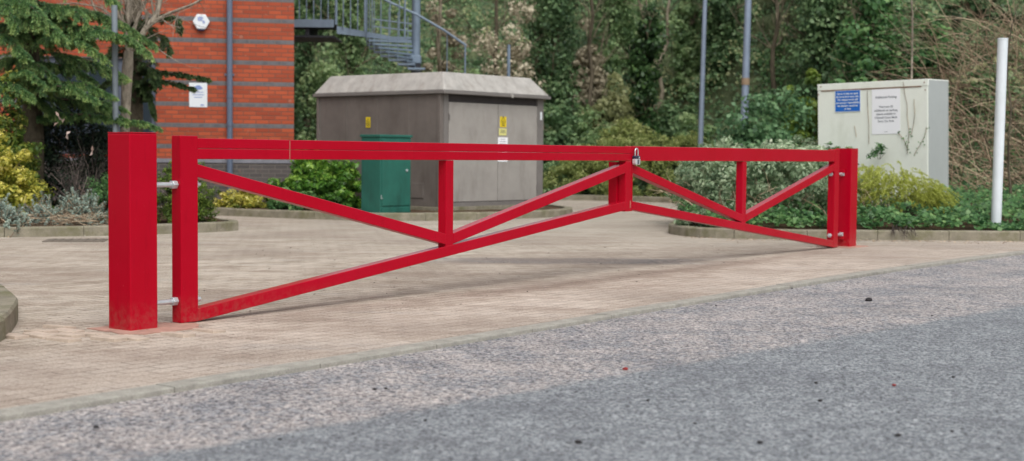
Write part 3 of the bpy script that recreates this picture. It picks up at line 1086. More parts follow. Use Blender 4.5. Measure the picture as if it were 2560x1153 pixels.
mb = MB()
mb.box(.062, .17, -.012, .05, .06, HZ); mb.box(LX - .17, LX - .002, -.012, .05, .06, HZ)
mb.box(.17, LX - .17, -.016, .05, .06, .13)
mb.build('door_frame', M['kiosktrim'], kr, bevel=.004)
MB().box(.17, LX - .17, .02, .06, HZ - .125, HZ - .001).build('door_header', M['headerdark'], kr)  # dark strip standing in for the shadow under the eaves
MB().box(.1, LX - .1, .062, .09, .1, HZ - .02).build('door_backing', M['dark'], kr)
mid = LX * .535
for x0, x1, hx in ((.18, mid - .008, mid - .06), (mid + .008, LX - .18, mid + .05)):
    dr = MB().box(x0, x1, -.014, .03, .14, HZ - .13).build('door', M['kioskdoor'], kr, bevel=.006)
    hd = MB().box(hx - .012, hx + .012, -.05, -.014, .98, 1.12).build('handle', M['kiosktrim'], dr, bevel=.004)
    for zz in (.35, .95, 1.55):
        xh = x0 + .004 if hx > (x0 + x1) / 2 else x1 - .004
        MB().tube((xh, -.02, zz - .05), (xh, -.02, zz + .05), .012, n=8).build('hinge', M['kiosktrim'], dr)
# roof: fascia, hip, flat top
e = .06
mb = MB()
mb.box(-e, LX + e, -.13, LY + e, HZ, HZ + .05)
mb.build('eaves', M['kiosktrim'], kr, bevel=.006)
z0, z1, ins = HZ + .052, HZ + .37, .3
vs = [(-.05, -.115, z0), (LX + .05, -.115, z0), (LX + .05, LY + .05, z0), (-.05, LY + .05, z0), (.16, .1, z1), (LX - .24, .1, z1), (LX - .24, LY - .16, z1), (.16, LY - .16, z1)]
MB().add(vs, [(3, 2, 1, 0), (4, 5, 6, 7), (0, 1, 5, 4), (1, 2, 6, 5), (2, 3, 7, 6), (3, 0, 4, 7)]).build('roof', M['kioskroof'], kr, bevel=.025, seg=3)
MB().tube((LX * .62, -.142, HZ + .02), (LX * .62, -.128, HZ + .02), .035, n=10).build('eaves_boss', M['kioskroof'], kr)


def hazard(x, y, z, face, label, ww=.14, hh=.2):
    """yellow electrical warning plate; face 'door' lies on local y=0, 'side' on local x=0"""
    c_, s_ = math.cos(KA), math.sin(KA)
    p = (kc[0] + c_ * x - s_ * y, kc[1] + s_ * x + c_ * y, kz + z)
    o = thing('warning_sign', label, 'sign', p, KA if face == 'door' else KA - math.pi / 2, 'yellow warning plates on the kiosk')
    MB().box(-ww / 2, ww / 2, -.004, -.001, -hh / 2, hh / 2).build('plate', M['yellow'], o)
    k = ww * .36
    b_ = MB()
    b_.prism([(-k, .0), (k, .0), (0, k * 1.7)], -.0065, -.0042)
    b_.build('triangle_border', M['ink'], o)
    k2 = k * .72
    MB().prism([(-k2, .008), (k2, .008), (0, k2 * 1.75)], -.0085, -.0067).build('triangle_field', M['yellow'], o)
    MB().prism([(-.003, .012), (.008, .03), (.002, .03), (.006, .055), (-.008, .028), (-.001, .028)], -.0105, -.0087).build('flash_symbol', M['ink'], o)
    ln = MB()
    for i, wv in enumerate((.05, .04, .045)):
        ln.box(-wv, wv, -.0065, -.0042, -.025 - i * .022, -.016 - i * .022)
    ln.build('lettering', M['ink'], o)
    return o


def kiosk_local(px, py, face):
    d = _fw + _rt * (px - 1280) / F_PX - _up * (py - 576.5) / F_PX
    n_ = np.array([math.sin(KA), -math.cos(KA), 0]) if face == 'door' else np.array([-math.cos(KA), -math.sin(KA), 0])
    b_ = np.array([kc[0], kc[1], kz])
    t_ = ((b_ - V(0, 0, CAM_Z)) @ n_) / (d @ n_)
    q = V(0, 0, CAM_Z) + d * t_ - b_
    return q[0] * math.cos(KA) + q[1] * math.sin(KA), -q[0] * math.sin(KA) + q[1] * math.cos(KA), q[2]


x, y, z = kiosk_local(921, 306, 'side')
hazard(-.005, y, z, 'side', 'yellow electrical warning plate on the dark side panel of the kiosk', .11, .18)
x, y, z = kiosk_local(1256, 305, 'door')
hazard(x, -.0145, z, 'door', 'yellow electrical warning plate on the right hand kiosk door', .17, .18)
c_, s_ = math.cos(KA), math.sin(KA)


def kiosk_sheet(name, label, px, py, ww, hh, mat, lines):
    x, y, z = kiosk_local(px, py, 'door')
    y = -.0145
    o = thing(name, label, 'sign', (kc[0] + c_ * x - s_ * y, kc[1] + s_ * x + c_ * y, kz + z), KA)
    MB().box(-ww / 2, ww / 2, -.004, -.001, -hh / 2, hh / 2).build('plate', mat, o)
    ln = MB()
    for i in range(lines):
        zz = hh / 2 - .03 - i * (hh - .06) / lines
        wv = ww * random.uniform(.25, .4)
        ln.box(-wv, wv, -.006, -.0042, zz - .007, zz)
    ln.build('printing', M['inkgrey'], o)


kiosk_sheet('information_plate', 'faded yellow plate just below the warning plate on the kiosk door', 1255, 330, .2, .12, M['paleyellow'], 3)
kiosk_sheet('paper_notice', 'white paper notice taped low on the right hand kiosk door', 1255, 374, .26, .42, M['paper'], 9)
x, y, z = kiosk_local(1346, 290, 'door')
o = MB().box(LX - .1, LX - .05, -.016, -.013, z - .07, z + .07).build('serial_plate', M['white'], kr)

# green cabinet
gc = at(950, 533, 22.02)
gr = thing('utility_cabinet', 'small green street cabinet on the kerb in front of the kiosk', 'cabinet', (gc[0], gc[1], .1), KA)
GX, GY, GH = .68, .42, 1.24
mb = MB().box(0, GX, 0, GY, .0, GH - .04)
cb_ = mb.build('body', M['green'], gr, bevel=.006)
MB().box(-.02, GX + .02, -.02, GY + .02, GH - .04, GH).build('lid', M['green'], gr, bevel=.008)
dr = MB().box(.03, GX - .03, -.014, -.001, .13, GH - .07).build('door', M['green'], gr, bevel=.004)
MB().tube((GX - .11, -.014, .68), (GX - .11, -.03, .68), .022, n=12).build('handle', M['zinc'], dr, bevel=.003)
for zz in (.25, .95):
    MB().box(.022, .05, -.026, -.0145, zz, zz + .07).build('hinge', M['green'], dr, bevel=.003)
MB().box(.005, .045, -.016, -.015, .24, .3).build('label_plate', M['zinc'], dr)
MB().box(.03, GX - .03, -.02, -.001, .02, .1).build('kick_plate', M['green'], gr, bevel=.004)

# ================================================================== GREY CABINET, RIGHT
ca = -R(40)
cc = at(2322, 470, 20.8)
cr = thing('control_cabinet', 'large cream grey metal cabinet leaning slightly in the ivy bed', 'cabinet', (cc[0], cc[1], .28), ca)
Mt = Matrix.Translation((cc[0], cc[1], .28)) @ Matrix.Rotation(-.027, 4, 'Y') @ Matrix.Rotation(ca, 4, 'Z')
cr.matrix_world = Mt
CX, CY, CH = 1.78, .725, 1.925
MB().box(-CX, -.004, .0, CY, -.3, CH - .1).build('body', M['greycab'], cr, bevel=.006)
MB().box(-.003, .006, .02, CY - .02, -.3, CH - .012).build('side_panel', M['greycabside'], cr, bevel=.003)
MB().box(-CX - .003, .0045, -.006, CY + .004, CH - .1, CH).build('lid', M['greycab'], cr, bevel=.006)
MB().box(-CX + .06, -.1, -.0085, -.001, CH - .112, CH - .101).build('rust_seam', M['rust'], cr)
for (x, z) in ((-.05, CH - .05), (-.035, CH - .16), (-CX + .06, CH - .04), (-CX + .02, CH - .16)):
    MB().tube((x, -.012, z), (x, -.017, z), .009, n=10).build('rivet', M['rust'], cr)
MB().box(.0062, .012, CY - .05, CY - .02, -.3, CH - .02).build('edge_trim', M['greycabside'], cr)


def text(name, body, size, mat, parent, loc, spacing=1.0, bold=0.0, align='CENTER'):
    cu = bpy.data.curves.new(name, 'FONT')
    cu.body = body
    cu.size = size
    cu.align_x = align
    cu.align_y = 'CENTER'
    cu.space_line = spacing
    cu.offset = bold
    cu.extrude = .0006
    tmp = bpy.data.objects.new(name + '_source', cu)
    COL.objects.link(tmp)
    dg = bpy.context.evaluated_depsgraph_get()
    me = bpy.data.meshes.new_from_object(tmp.evaluated_get(dg))
    bpy.data.objects.remove(tmp)
    me.materials.clear()
    o = link(name, me, mat, parent)
    o.location = loc
    o.rotation_euler = (math.pi / 2, 0, 0)
    return o


def on_cab(x, z):
    return Mt @ Vector((x, -.0025, z))


def cab_sign(name, label, x, z):
    o = thing(name, label, 'sign', (0, 0, 0))
    o.matrix_world = Matrix.Translation(on_cab(x, z)) @ Mt.to_3x3().to_4x4()
    return o


bs = cab_sign('parking_notice', 'blue sign with white lettering about car park users on the grey cabinet', -1.275, CH - .275)
MB().box(-.215, .215, -.005, -.0005, -.168, .168).build('plate', M['white'], bs, bevel=.002)
MB().box(-.203, .203, -.007, -.0052, -.156, .156).build('blue_field', M['blue'], bs)
text('lettering', 'Users of this car park\ndo so at their own risk.\nThe management will\nnot accept responsibility\nfor damage, accident\nor loss', .0395, M['white'], bs, (0, -.0085, -.003), 1.16, .0012)
pn = cab_sign('paper_notice', 'white paper sheet about additional parking taped on the grey cabinet', -.655, CH - .455)
MB().box(-.225, .225, -.003, -.0005, -.335, .335).build('sheet', M['paper'], pn)
text('heading', 'Additional Parking', .046, M['inkgrey'], pn, (0, -.0045, .215), 1, .0004)
text('lettering', 'There are 50\nadditional car parking\nspaces available in\nChiswell Court Multi\nStory Car Park', .042, M['inkgrey'], pn, (0, -.0045, -.035), 1.28, .0004)
mbx = MB(); mbx.box(-.03, .03, -.0045, -.0032, -.302, -.298); mbx.build('footer_line', M['inkgrey'], pn)

# ================================================================== POLES AND LAMPS
p = at(2490, 562, 18.72)
wp = thing('white_pole', 'plain white pole standing in the ivy just behind the kerb', 'pole', (p[0], p[1], .17), 0)
MB().tube((0, 0, -.3), (0, 0, 2.43), .066, n=32).build('shaft', M['whitepole'], wp, smooth=True)
MB().tube((0, 0, 2.43), (0, 0, 2.455), .0675, n=32).build('cap', M['whitepole'], wp, smooth=True, bevel=.004)
wp.rotation_euler = (0, -R(-.55), 0)
p = at(290, 335, 19.9)
p_pole = at(2490, 562, 18.72)
q = at(286, 16, 19.9)
gpole = thing('grey_pole', 'slim plain grey post standing among the cedar branches', 'pole', (p[0], p[1], .1), 0)
hgt = q[2] - .1
MB().tube((0, 0, -.3), (q[0] - p[0], 0, hgt), .041, n=20).build('shaft', M['polegrey'], gpole, smooth=True)
MB().tube((q[0] - p[0], 0, hgt), (q[0] - p[0], 0, hgt + .012), .043, n=20).build('cap', M['polegrey'], gpole, smooth=True)


def lamp_post(px, Y, r, band, label):
    b = at(px, 335, Y)
    tp = at(px + 10.5, 0, Y)
    o = thing('lamp_post', label, 'lamp post', (b[0], b[1], .0), 0, 'grey lighting columns by the trees')
    sl = (tp[0] - b[0]) / (tp[2] - b[2])
    f = lambda z: (sl * (z - b[2]), 0, z)
    MB().tube(f(0), f(1.1), r * 1.25, n=20).build('base', M['lamp'], o, smooth=True)
    MB().tube(f(1.1), f(6.5), r, r * .72, n=20).build('column', M['lamp'], o, smooth=True)
    a = f(6.5)
    MB().tube(a, (a[0], -.6, 6.62), r * .5, n=10).build('bracket', M['lamp'], o, smooth=True)
    MB().box(a[0] - .11, a[0] + .11, -1.15, -.55, 6.58, 6.7).build('lantern', M['lamp'], o, bevel=.03)
    if band:
        zz = at(px, 204, Y)[2]
        MB().tube(f(zz - .07), f(zz + .07), r * 1.02 + .002, n=20).build('tape_band', plain('tan_tape', S(150, 128, 104), .7), o, smooth=True)


lamp_post(1752, 33.5, .064, False, 'slimmer grey lamp column, left of the pair before the wooded bank')
lamp_post(1860, 29.5, .082, True, 'thicker grey lamp column with tan tape band, right of the pair')

# ================================================================== METAL STAIR
SY = 29.2
c0 = at(1040, 90, SY)
stt = thing('metal_staircase', 'grey steel footbridge and winding stair behind the kiosk', 'staircase', (c0[0], SY, 0), 0, world=True)
st = M['stair']
zf = at(780, 63, SY)[2]
xl, xr = at(690, 60, SY)[0], at(842, 60, SY)[0]
MB().box(xl - 1.5, xr, SY - .5, SY - .44, zf - .09, zf + .07).build('deck_beam', st, stt, bevel=.006)
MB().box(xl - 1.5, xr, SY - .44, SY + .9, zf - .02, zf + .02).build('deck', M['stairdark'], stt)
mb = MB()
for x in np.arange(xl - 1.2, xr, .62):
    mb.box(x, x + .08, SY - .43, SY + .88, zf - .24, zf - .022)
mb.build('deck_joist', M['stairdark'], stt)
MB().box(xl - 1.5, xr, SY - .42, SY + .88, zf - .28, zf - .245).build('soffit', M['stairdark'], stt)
# sloping landing beam toward the newel
a = at(842, 74, SY - .4); b = at(1035, 104, SY)
mb = MB()
d_ = unit(b - a); nrm = V(-d_[1], d_[0], 0)
for zz0, zz1 in ((-.08, .07),):
    vs = [a + V(0, 0, zz0), b + V(0, 0, zz0 + .05), b + V(0, 0, zz1 - .05), a + V(0, 0, zz1)]
    vs2 = [q_ + V(0, .07, 0) for q_ in vs]
    mb.add(vs + vs2, [(0, 1, 2, 3), (7, 6, 5, 4), (0, 4, 5, 1), (1, 5, 6, 2), (2, 6, 7, 3), (3, 7, 4, 0)])
mb.build('stringer', st, stt)
MB().tube((c0[0], SY, 0), (c0[0], SY, 7.5), .088, n=20).build('newel', st, stt, smooth=True)
zk = at(1040, 152, SY)[2]
MB().box(c0[0] - .26, c0[0] + .11, SY - .13, SY + .1, zk - .06, zk + .1).build('newel_bracket', st, stt, bevel=.01)
MB().box(c0[0] - .09, c0[0] + .1, SY - .12, SY + .1, zk - .25, zk - .065).build('newel_foot', M['stairdark'], stt)
zt = at(930, 92, SY)[2]
for k in range(9):
    ang = math.pi - .12 + k * .2
    zz = zt - k * .085
    rr = 1.02
    ca_, sa_ = math.cos(ang), math.sin(ang)
    cb2, sb2 = math.cos(ang + .34), math.sin(ang + .34)
    i_ = .08
    MB().slab([(c0[0] + i_ * ca_, SY + i_ * sa_), (c0[0] + rr * ca_, SY + rr * sa_), (c0[0] + rr * cb2, SY + rr * sb2), (c0[0] + i_ * cb2, SY + i_ * sb2)], zz - .04, zz).build('tread', st, stt)
    MB().tube((c0[0] + rr * ca_, SY + rr * sa_, zz), (c0[0] + rr * ca_, SY + rr * sa_, zz + 1.0), .009, n=6).build('baluster', st, stt)
for px, thk in ((748, .012), (766, .012), (784, .012), (802, .012), (820, .012), (840, .03), (858, .012), (876, .012), (894, .012), (912, .02), (930, .012), (952, .012), (975, .012), (998, .012), (1012, .02)):
    b_ = at(px, 62 if px < 842 else 70 + (px - 842) * .13, SY - .42)
    MB().tube((b_[0], SY - .42, b_[2]), (b_[0], SY - .42, b_[2] + 1.15), thk, n=8).build('baluster', st, stt)
hp = [at(700, -60, SY - .42), at(842, -58, SY - .42), at(900, -42, SY - .42), at(966, 2, SY - .42), at(1045, 38, SY - .3), at(1110, 76, SY - .2), at(1165, 114, SY - .1)]
MB().sweep(hp, .024, 8).build('handrail', st, stt, smooth=True)
for yy in (30, 48):
    q1, q2 = at(930, yy + 18, SY - .2), at(1030, yy + 30, SY - .1)
    MB().sweep([q1, q2], .014, 6).build('mid_rail', st, stt)
for px, py in ((1118, 82), (1163, 114)):
    q1 = at(px, py, SY - .15); 
    MB().tube(q1, (q1[0], q1[1], 1.2), .009 if px != 1163 else .018, n=8).build('baluster', st, stt)
q1 = at(1163, 122, SY - .1); q2 = at(1272, 108, SY + .3)
q1b = at(1272, 112, SY + .3)
MB().tube((q1b[0], q1b[1], .2), q1b, .036, n=10).build('rail_post', st, stt)

# ================================================================== PLANTS
def plant(name, label, cat, loc, group=None):
    return thing(name, label, cat, tuple(float(a) for a in loc), 0, group, world=True)


def dome_centers(base, rx, ry, rz, n, rng, inner=.55, low=0.):
    d = unit(rng.normal(size=(n, 3)))
    d[:, 2] = np.abs(d[:, 2]) * (1 - low) + low * d[:, 2]
    r = rng.uniform(inner, 1.0, size=(n, 1))
    r *= 1 + .12 * np.sin(d[:, :1] * 7 + base[0]) + .1 * np.sin(d[:, 1:2] * 9 + base[1] * 3)
    return np.array(base) + d * r * np.array([rx, ry, rz])


def stems(base, rx, ry, rz, n, rng, r=.012):
    segs = []
    for _ in range(n):
        a = rng.uniform(0, 2 * math.pi)
        q = np.array(base) + V(math.cos(a) * rx * .15, math.sin(a) * ry * .15, -.05)
        branch(q, V(math.cos(a) * rx, math.sin(a) * ry, rz * 1.2), max(rz, .5 * (rx + ry)) * .5, r, 2, rng, segs, .5, .15, 3, (1, 3), .6)
    return segs


def bush(name, label, cat, base, rx, ry, rz, nc, cr_, per, L, Wd, mat, seed, group=None, stem_n=7, stem_mat='twigdark', up=.35, squash=.8, inner=.55, T=None, low=0., stem_r=.012):
    rng = np.random.default_rng(seed)
    root = plant(name, label, cat, base, group)
    C = dome_centers(base, rx, ry, rz, nc, rng, inner, low)
    rad = cr_ * rng.uniform(.65, 1.3, nc)
    P, N, tone = clump_leaves(C, rad, per, rng, up, .55, squash)
    tone = tone + .22 * ((P[:, 2] - base[2]) / rz - .5)  # paler tops: newer leaves, plus light from above put into the tone
    keep = P[:, 2] > base[2] - .02
    P, N, tone = P[keep], N[keep], tone[keep]
    Ls = L * rng.uniform(.5, 1.4, len(P))
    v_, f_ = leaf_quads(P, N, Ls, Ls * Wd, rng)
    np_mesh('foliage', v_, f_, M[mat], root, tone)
    if stem_n:
        sg = stems(base, rx, ry, rz, stem_n, rng, stem_r)
        seg_mesh('stems', sg, M[stem_mat], root, 5, np.random.default_rng(seed).uniform(0, 1, len(sg)))
    return root


# --- left bed
b = at(10, 500, 18.9)
bush('yellow_shrub', 'bright yellow variegated shrub at the left edge behind silver plants', 'shrub', (b[0] - .02, 18.7, .12), .66, .45, 1.12, 190, .105, 62, .062, .5, 'lf_yellow', 21, 'variegated shrubs')
bush('green_shrub', 'taller green and dull yellow shrub behind the bright yellow one', 'shrub', (b[0] - .22, 19.3, .12), .66, .5, 1.78, 180, .13, 62, .07, .5, 'lf_ygreen', 22, None)
bush('dark_evergreen', 'dark evergreen bush in the shade behind bare twigs, left of the post', 'shrub', (at(140, 480, 20.9)[0], 20.9, .12), 1.5, .5, 1.75, 330, .2, 72, .07, .35, 'lf_darkcon', 23, None)


def silver(base, rx, ry, rz, n, seed, label):
    rng = np.random.default_rng(seed)
    root = plant('silver_shrub', label, 'shrub', base, 'low silver grey shrubs along the left kerb')
    Ps, Ns, Ts, tn, segs = [], [], [], [], []
    for _ in range(n):
        d = unit(rng.normal(size=3)); d[2] = abs(d[2])
        r_ = rng.uniform(.45, 1)
        tip = np.array(base) + d * r_ * V(rx, ry, rz)
        ax_ = unit(d * V(1, 1, .8) + V(0, 0, .45) + rng.normal(size=3) * .3)
        Lf = rng.uniform(.1, .2)
        k = 34
        u = rng.uniform(0, 1, k)
        ang = rng.uniform(0, 2 * math.pi, k)
        e1 = unit(np.cross(ax_, V(.3, .2, 1))); e2 = np.cross(ax_, e1)
        rad = np.cos(ang)[:, None] * e1 + np.sin(ang)[:, None] * e2
        t_ = unit(rad * .8 + ax_ * .8)
        Ps.append(tip - ax_ * (Lf * (1 - u))[:, None] + t_ * .014)
        Ts.append(t_); Ns.append(np.cross(t_, ax_) * .4 + ax_ * .6 + rad * .3)
        tn.append(.35 + .4 * u + rng.normal(size=k) * .12 + rng.uniform(-.12, .12))
        segs.append((tip, tip - ax_ * Lf * 1.6, .004, .006))
        segs.append((tip - ax_ * Lf * 1.6, np.array(base) + d * .1 * V(rx, ry, .2), .006, .01))
    P, N, T, tn = map(np.concatenate, (Ps, Ns, Ts, tn))
    keep = P[:, 2] > .01
    v_, f_ = leaf_quads(P[keep], N[keep], .036, .011, rng, .1, T[keep])
    np_mesh('foliage', v_, f_, M['lf_silver'], root, tn[keep])
    seg_mesh('stems', segs, M['twig'], root, 4, rng.uniform(0, .8, len(segs)))


silver((at(8, 560, 17.05)[0], 17.15, .1), .3, .3, .43, 150, 31, 'silver grey shrub spilling over the kerb at the left edge')
silver((at(95, 560, 17.75)[0], 17.85, .12), .34, .3, .44, 150, 32, 'silver grey shrub with brown straw, second from the left edge')
silver((at(200, 560, 17.95)[0], 18.0, .12), .4, .3, .5, 230, 33, 'largest silver grey shrub, just left of the near gate post')
bush('box_shrub', 'small clipped box shrub between the near post and gate leaf', 'shrub', (at(455, 560, 18.7)[0], 18.75, .1), .4, .34, .97, 230, .075, 72, .034, .5, 'lf_box', 34, None, stem_n=12, stem_mat='twigdark')
bush('green_shrub', 'low dark green shrub half hidden behind the near gate post', 'shrub', (at(268, 560, 18.9)[0], 19.0, .1), .42, .3, .62, 70, .11, 60, .05, .45, 'lf_ivy', 35, None)
# straw at the feet of the silver shrubs
rng = np.random.default_rng(36)
sg = []
for _ in range(240):
    x = rng.uniform(at(40, 560, 17.7)[0], at(260, 560, 17.9)[0]); y = 17.62 + (x + 5.6) * .3 + rng.uniform(.0, .35)
    p0 = V(x, y, .13 + rng.uniform(0, .12)); d = V(rng.normal() * 1.2, -.2 + rng.normal() * .3, rng.normal() * .25)
    sg.append((p0, p0 + unit(d) * rng.uniform(.12, .32), .003, .0015))
o = seg_mesh('dry_straw', sg, M['twig'], None, 3, rng.uniform(.2, 1, len(sg)))
tag(o, 'brown dry straw lying between the silver shrubs', 'straw', kind='stuff')


# bare twig thicket with dead leaves
rng = np.random.default_rng(41)
tb = (at(195, 500, 18.9)[0], 19.0, .1)
root = plant('bare_shrub', 'tangled leafless shrub with a few curled dead leaves left of the post', 'shrub', tb)
sg = []
for _ in range(17):
    a = rng.uniform(0, 6.28)
    branch(V(tb[0] + rng.normal() * .12, tb[1] + rng.normal() * .1, .05), V(math.cos(a) * .5, math.sin(a) * .3, 1), rng.uniform(.5, .85), .009, 3, rng, sg, .55, .05, 4, (1, 4), .62)
seg_mesh('stems', sg, M['twigdark'], root, 4, rng.uniform(0, 1, len(sg)))
dl = []
for px, py in ((143, 285), (150, 296), (158, 302), (140, 310), (171, 332), (168, 342), (231, 372), (228, 384), (200, 470), (208, 478), (214, 485), (206, 490)):
    dl.append(at(px, py, 18.85 + rng.normal() * .08))
dl = np.array(dl)
v_, f_ = leaf_quads(dl, rng.normal(size=dl.shape) + V(0, -1, 0), .085, .04, rng, .6, rng.normal(size=dl.shape) * .4 + V(0, 0, 1))
np_mesh('dead_leaves', v_, f_, M['deadleaf'], root, rng.uniform(.3, 1, len(dl)))


# --- cedar
def cedar(root_label, cat, trunk, limbs, mat, seed, group=None, dens=1., nl=.05):
    rng = np.random.default_rng(seed)
    root = plant('cedar_tree', root_label, cat, trunk[0], group)
    sg = [(trunk[i], trunk[i + 1], trunk_r * (1 - .12 * i), trunk_r * (1 - .12 * (i + 1))) for i in range(len(trunk) - 1) for trunk_r in (.16,)]
    seg_mesh('trunk', sg, M['barkdark'], root, 10, None)
    segs, Ps, Ns, Ts, tn = [], [], [], [], []
    for pts, width in limbs:
        pts = [np.array(p_, float) for p_ in pts]
        L = np.array(pts)
        s_ = np.concatenate([[0], np.cumsum(np.linalg.norm(np.diff(L, axis=0), axis=1))])
        tot = s_[-1]
        pos = lambda u: np.array([np.interp(u * tot, s_, L[:, k]) for k in range(3)])
        us = np.linspace(0, 1, 12)
        for u0, u1 in zip(us[:-1], us[1:]):
            segs.append((pos(u0), pos(u1), .022 * (1 - u0) + .004, .022 * (1 - u1) + .004))
        nb = int(tot / .026 * dens)
        for i in range(nb):
            u = rng.uniform(.05, 1)
            p_ = pos(u)
            t_ = unit(pos(min(1, u + .03)) - pos(max(0, u - .03)))
            side = unit(np.cross(t_, V(0, 0, 1))) * (1 if i % 2 else -1)
            ln = width * (1.1 - .7 * u) * rng.uniform(.6, 1.15)
            d = unit(side * rng.uniform(.3, 1) + t_ * .8 + V(0, 0, rng.uniform(-.1, .25)))
            q = p_
            tone0 = rng.uniform(-.12, .2)
            nsg = 5
            for k in range(nsg):
                d2 = unit(d + V(0, 0, -.3 * (k / nsg) - .1) + rng.normal(size=3) * .06)
                q2 = q + d2 * ln / nsg
                segs.append((q, q2, .004, .003))
                m_ = int(22 * dens)
                w = rng.uniform(0, 1, (m_, 1))
                c_ = q + (q2 - q) * w
                rad = rng.normal(size=(m_, 3)); rad -= d2 * (rad @ d2)[:, None]; rad = unit(rad)
                nd = unit(rad * .9 + d2 * .75 + V(0, 0, -.12))
                Ps.append(c_ + nd * nl * .42); Ts.append(nd); Ns.append(np.cross(nd, rng.normal(size=(m_, 3))))
                tn.append(np.full(m_, .28 + tone0 + .32 * (k + 1) / nsg + .1 * u) + rng.normal(size=m_) * .12)
                q, d = q2, d2
    seg_mesh('branches', segs, M['barkdark'], root, 4, None)
    P, N, T, tn = map(np.concatenate, (Ps, Ns, Ts, tn))
    Ls = nl * rng.uniform(.7, 1.3, len(P))
    v_, f_ = leaf_quads(P, N, Ls, Ls * .2, rng, .05, T)
    np_mesh('foliage', v_, f_, M[mat], root, tn)
    print('cedar needles', len(P))


A = at
tx = A(75, 300, 20.3)[0]
trunk = [V(tx, 20.4, 0), V(tx + .02, 20.4, 1.2), V(tx - .03, 20.4, 2.6), V(tx, 20.4, 4.2), V(tx, 20.4, 6.5)]
T_ = lambda z: V(tx, 20.4, z)
limbs = [
    ([T_(2.75), A(150, 75, 20.1), A(230, 68, 19.9), A(310, 92, 19.75), A(370, 130, 19.7)], .42),
    ([T_(2.7), A(170, 88, 19.9), A(260, 80, 19.6), A(330, 100, 19.5), A(352, 122, 19.5)], .38),
    ([T_(2.6), A(140, 95, 19.8), A(200, 105, 19.6), A(255, 140, 19.5)], .4),
    ([T_(3.1), A(120, 25, 20.0), A(190, 28, 19.8), A(215, 60, 19.7)], .4),
    ([T_(2.9), A(60, 50, 19.6), A(110, 60, 19.4), A(150, 90, 19.3)], .42),
    ([T_(2.0), A(140, 205, 19.9), A(210, 210, 19.7), A(275, 240, 19.6)], .34),
    ([T_(1.9), A(130, 215, 19.7), A(180, 218, 19.5), A(235, 250, 19.4)], .32),
    ([T_(1.5), A(200, 285, 20.0), A(300, 300, 19.9), A(360, 308, 19.9), A(398, 322, 19.9)], .24),
    ([T_(2.3), A(20, 190, 19.5), A(60, 178, 19.2), A(100, 205, 19.1)], .22),
    ([T_(2.2), A(5, 205, 19.4), A(40, 215, 19.2), A(85, 245, 19.1)], .36),
    ([T_(2.1), A(-40, 200, 19.5), A(-10, 215, 19.2), A(25, 255, 19.1)], .36),
    ([T_(3.3), A(30, 0, 19.7), A(75, 15, 19.4), A(115, 50, 19.3)], .45),
    ([T_(3.4), A(-10, -10, 19.7), A(20, 20, 19.4), A(45, 70, 19.3)], .45),
    ([T_(2.7), A(0, 90, 19.6), A(25, 100, 19.4), A(60, 135, 19.3)], .42),
    ([T_(3.6), A(150, -40, 20.2), A(240, -30, 20.2), A(285, 5, 20.2)], .45),
    ([T_(3.2), A(80, 10, 20.8), A(200, 20, 21.0), A(290, 60, 21.0)], .45),
    ([T_(2.5), A(120, 130, 20.7), A(220, 150, 20.8), A(310, 190, 20.8)], .5),
    ([T_(2.1), A(100, 200, 20.8), A(200, 240, 20.8), A(300, 270, 20.7)], .5),
    ([T_(2.6), A(20, 60, 20.0), A(-20, 70, 19.8), A(-60, 110, 19.6)], .45),
    ([T_(2.9), A(130, 45, 20.2), A(180, 60, 20.0), A(225, 105, 19.9)], .45),
    ([T_(2.3), A(110, 160, 20.2), A(170, 165, 20.1), A(230, 200, 20.0)], .45),
    ([T_(2.2), A(60, 140, 20.6), A(20, 150, 20.6), A(-30, 190, 20.5)], .5),
    ([T_(1.7), A(60, 240, 20.4), A(90, 250, 20.2), A(150, 290, 20.1)], .4),
    ([T_(3.0), A(230, 30, 20.9), A(300, 55, 20.9), A(380, 110, 20.9)], .4),
    ([T_(1.8), A(180, 250, 20.5), A(250, 262, 20.4), A(310, 300, 20.4)], .4),
    ([T_(2.4), A(40, 150, 20.0), A(90, 160, 19.8), A(130, 190, 19.7)], .4),
]
cedar('feathery green cedar with drooping branches at the upper left', 'tree', trunk, limbs, 'lf_cedar', 51, None, 1.25)
# darker conifer behind, reaching over the brick wall
tx2 = A(330, 300, 22.4)[0]
trunk2 = [V(tx2, 22.5, 0), V(tx2, 22.5, 2), V(tx2, 22.5, 5)]
U_ = lambda z: V(tx2, 22.5, z)
limbs2 = [
    ([U_(2.6), A(370, 85, 22.2), A(400, 90, 22.1), A(425, 130, 22)], .35),
    ([U_(2.9), A(385, 40, 22.2), A(430, 40, 22.1), A(455, 75, 22)], .3),
    ([U_(1.9), A(380, 178, 22.2), A(450, 185, 22.1), A(520, 198, 22)], .18),
    ([U_(1.85), A(390, 200, 22.2), A(440, 208, 22.1), A(485, 222, 22)], .18),
    ([U_(2.2), A(365, 160, 22.2), A(385, 180, 22.1), A(395, 220, 22)], .3),
    ([U_(1.6), A(355, 210, 22.3), A(375, 240, 22.2), A(385, 285, 22.2)], .3),
    ([U_(2.9), A(330, 50, 22.2), A(300, 40, 22.1), A(270, 70, 22)], .4),
    ([U_(2.4), A(310, 120, 22.2), A(280, 130, 22.1), A(250, 160, 22)], .4),
    ([U_(1.9), A(310, 200, 22.4), A(270, 205, 22.3), A(230, 235, 22.2)], .45),
]
cedar('dark cedar behind the grey post, its low branches crossing the brick wall', 'tree', trunk2, limbs2, 'lf_cedar2', 52, None, 1.0, .055)

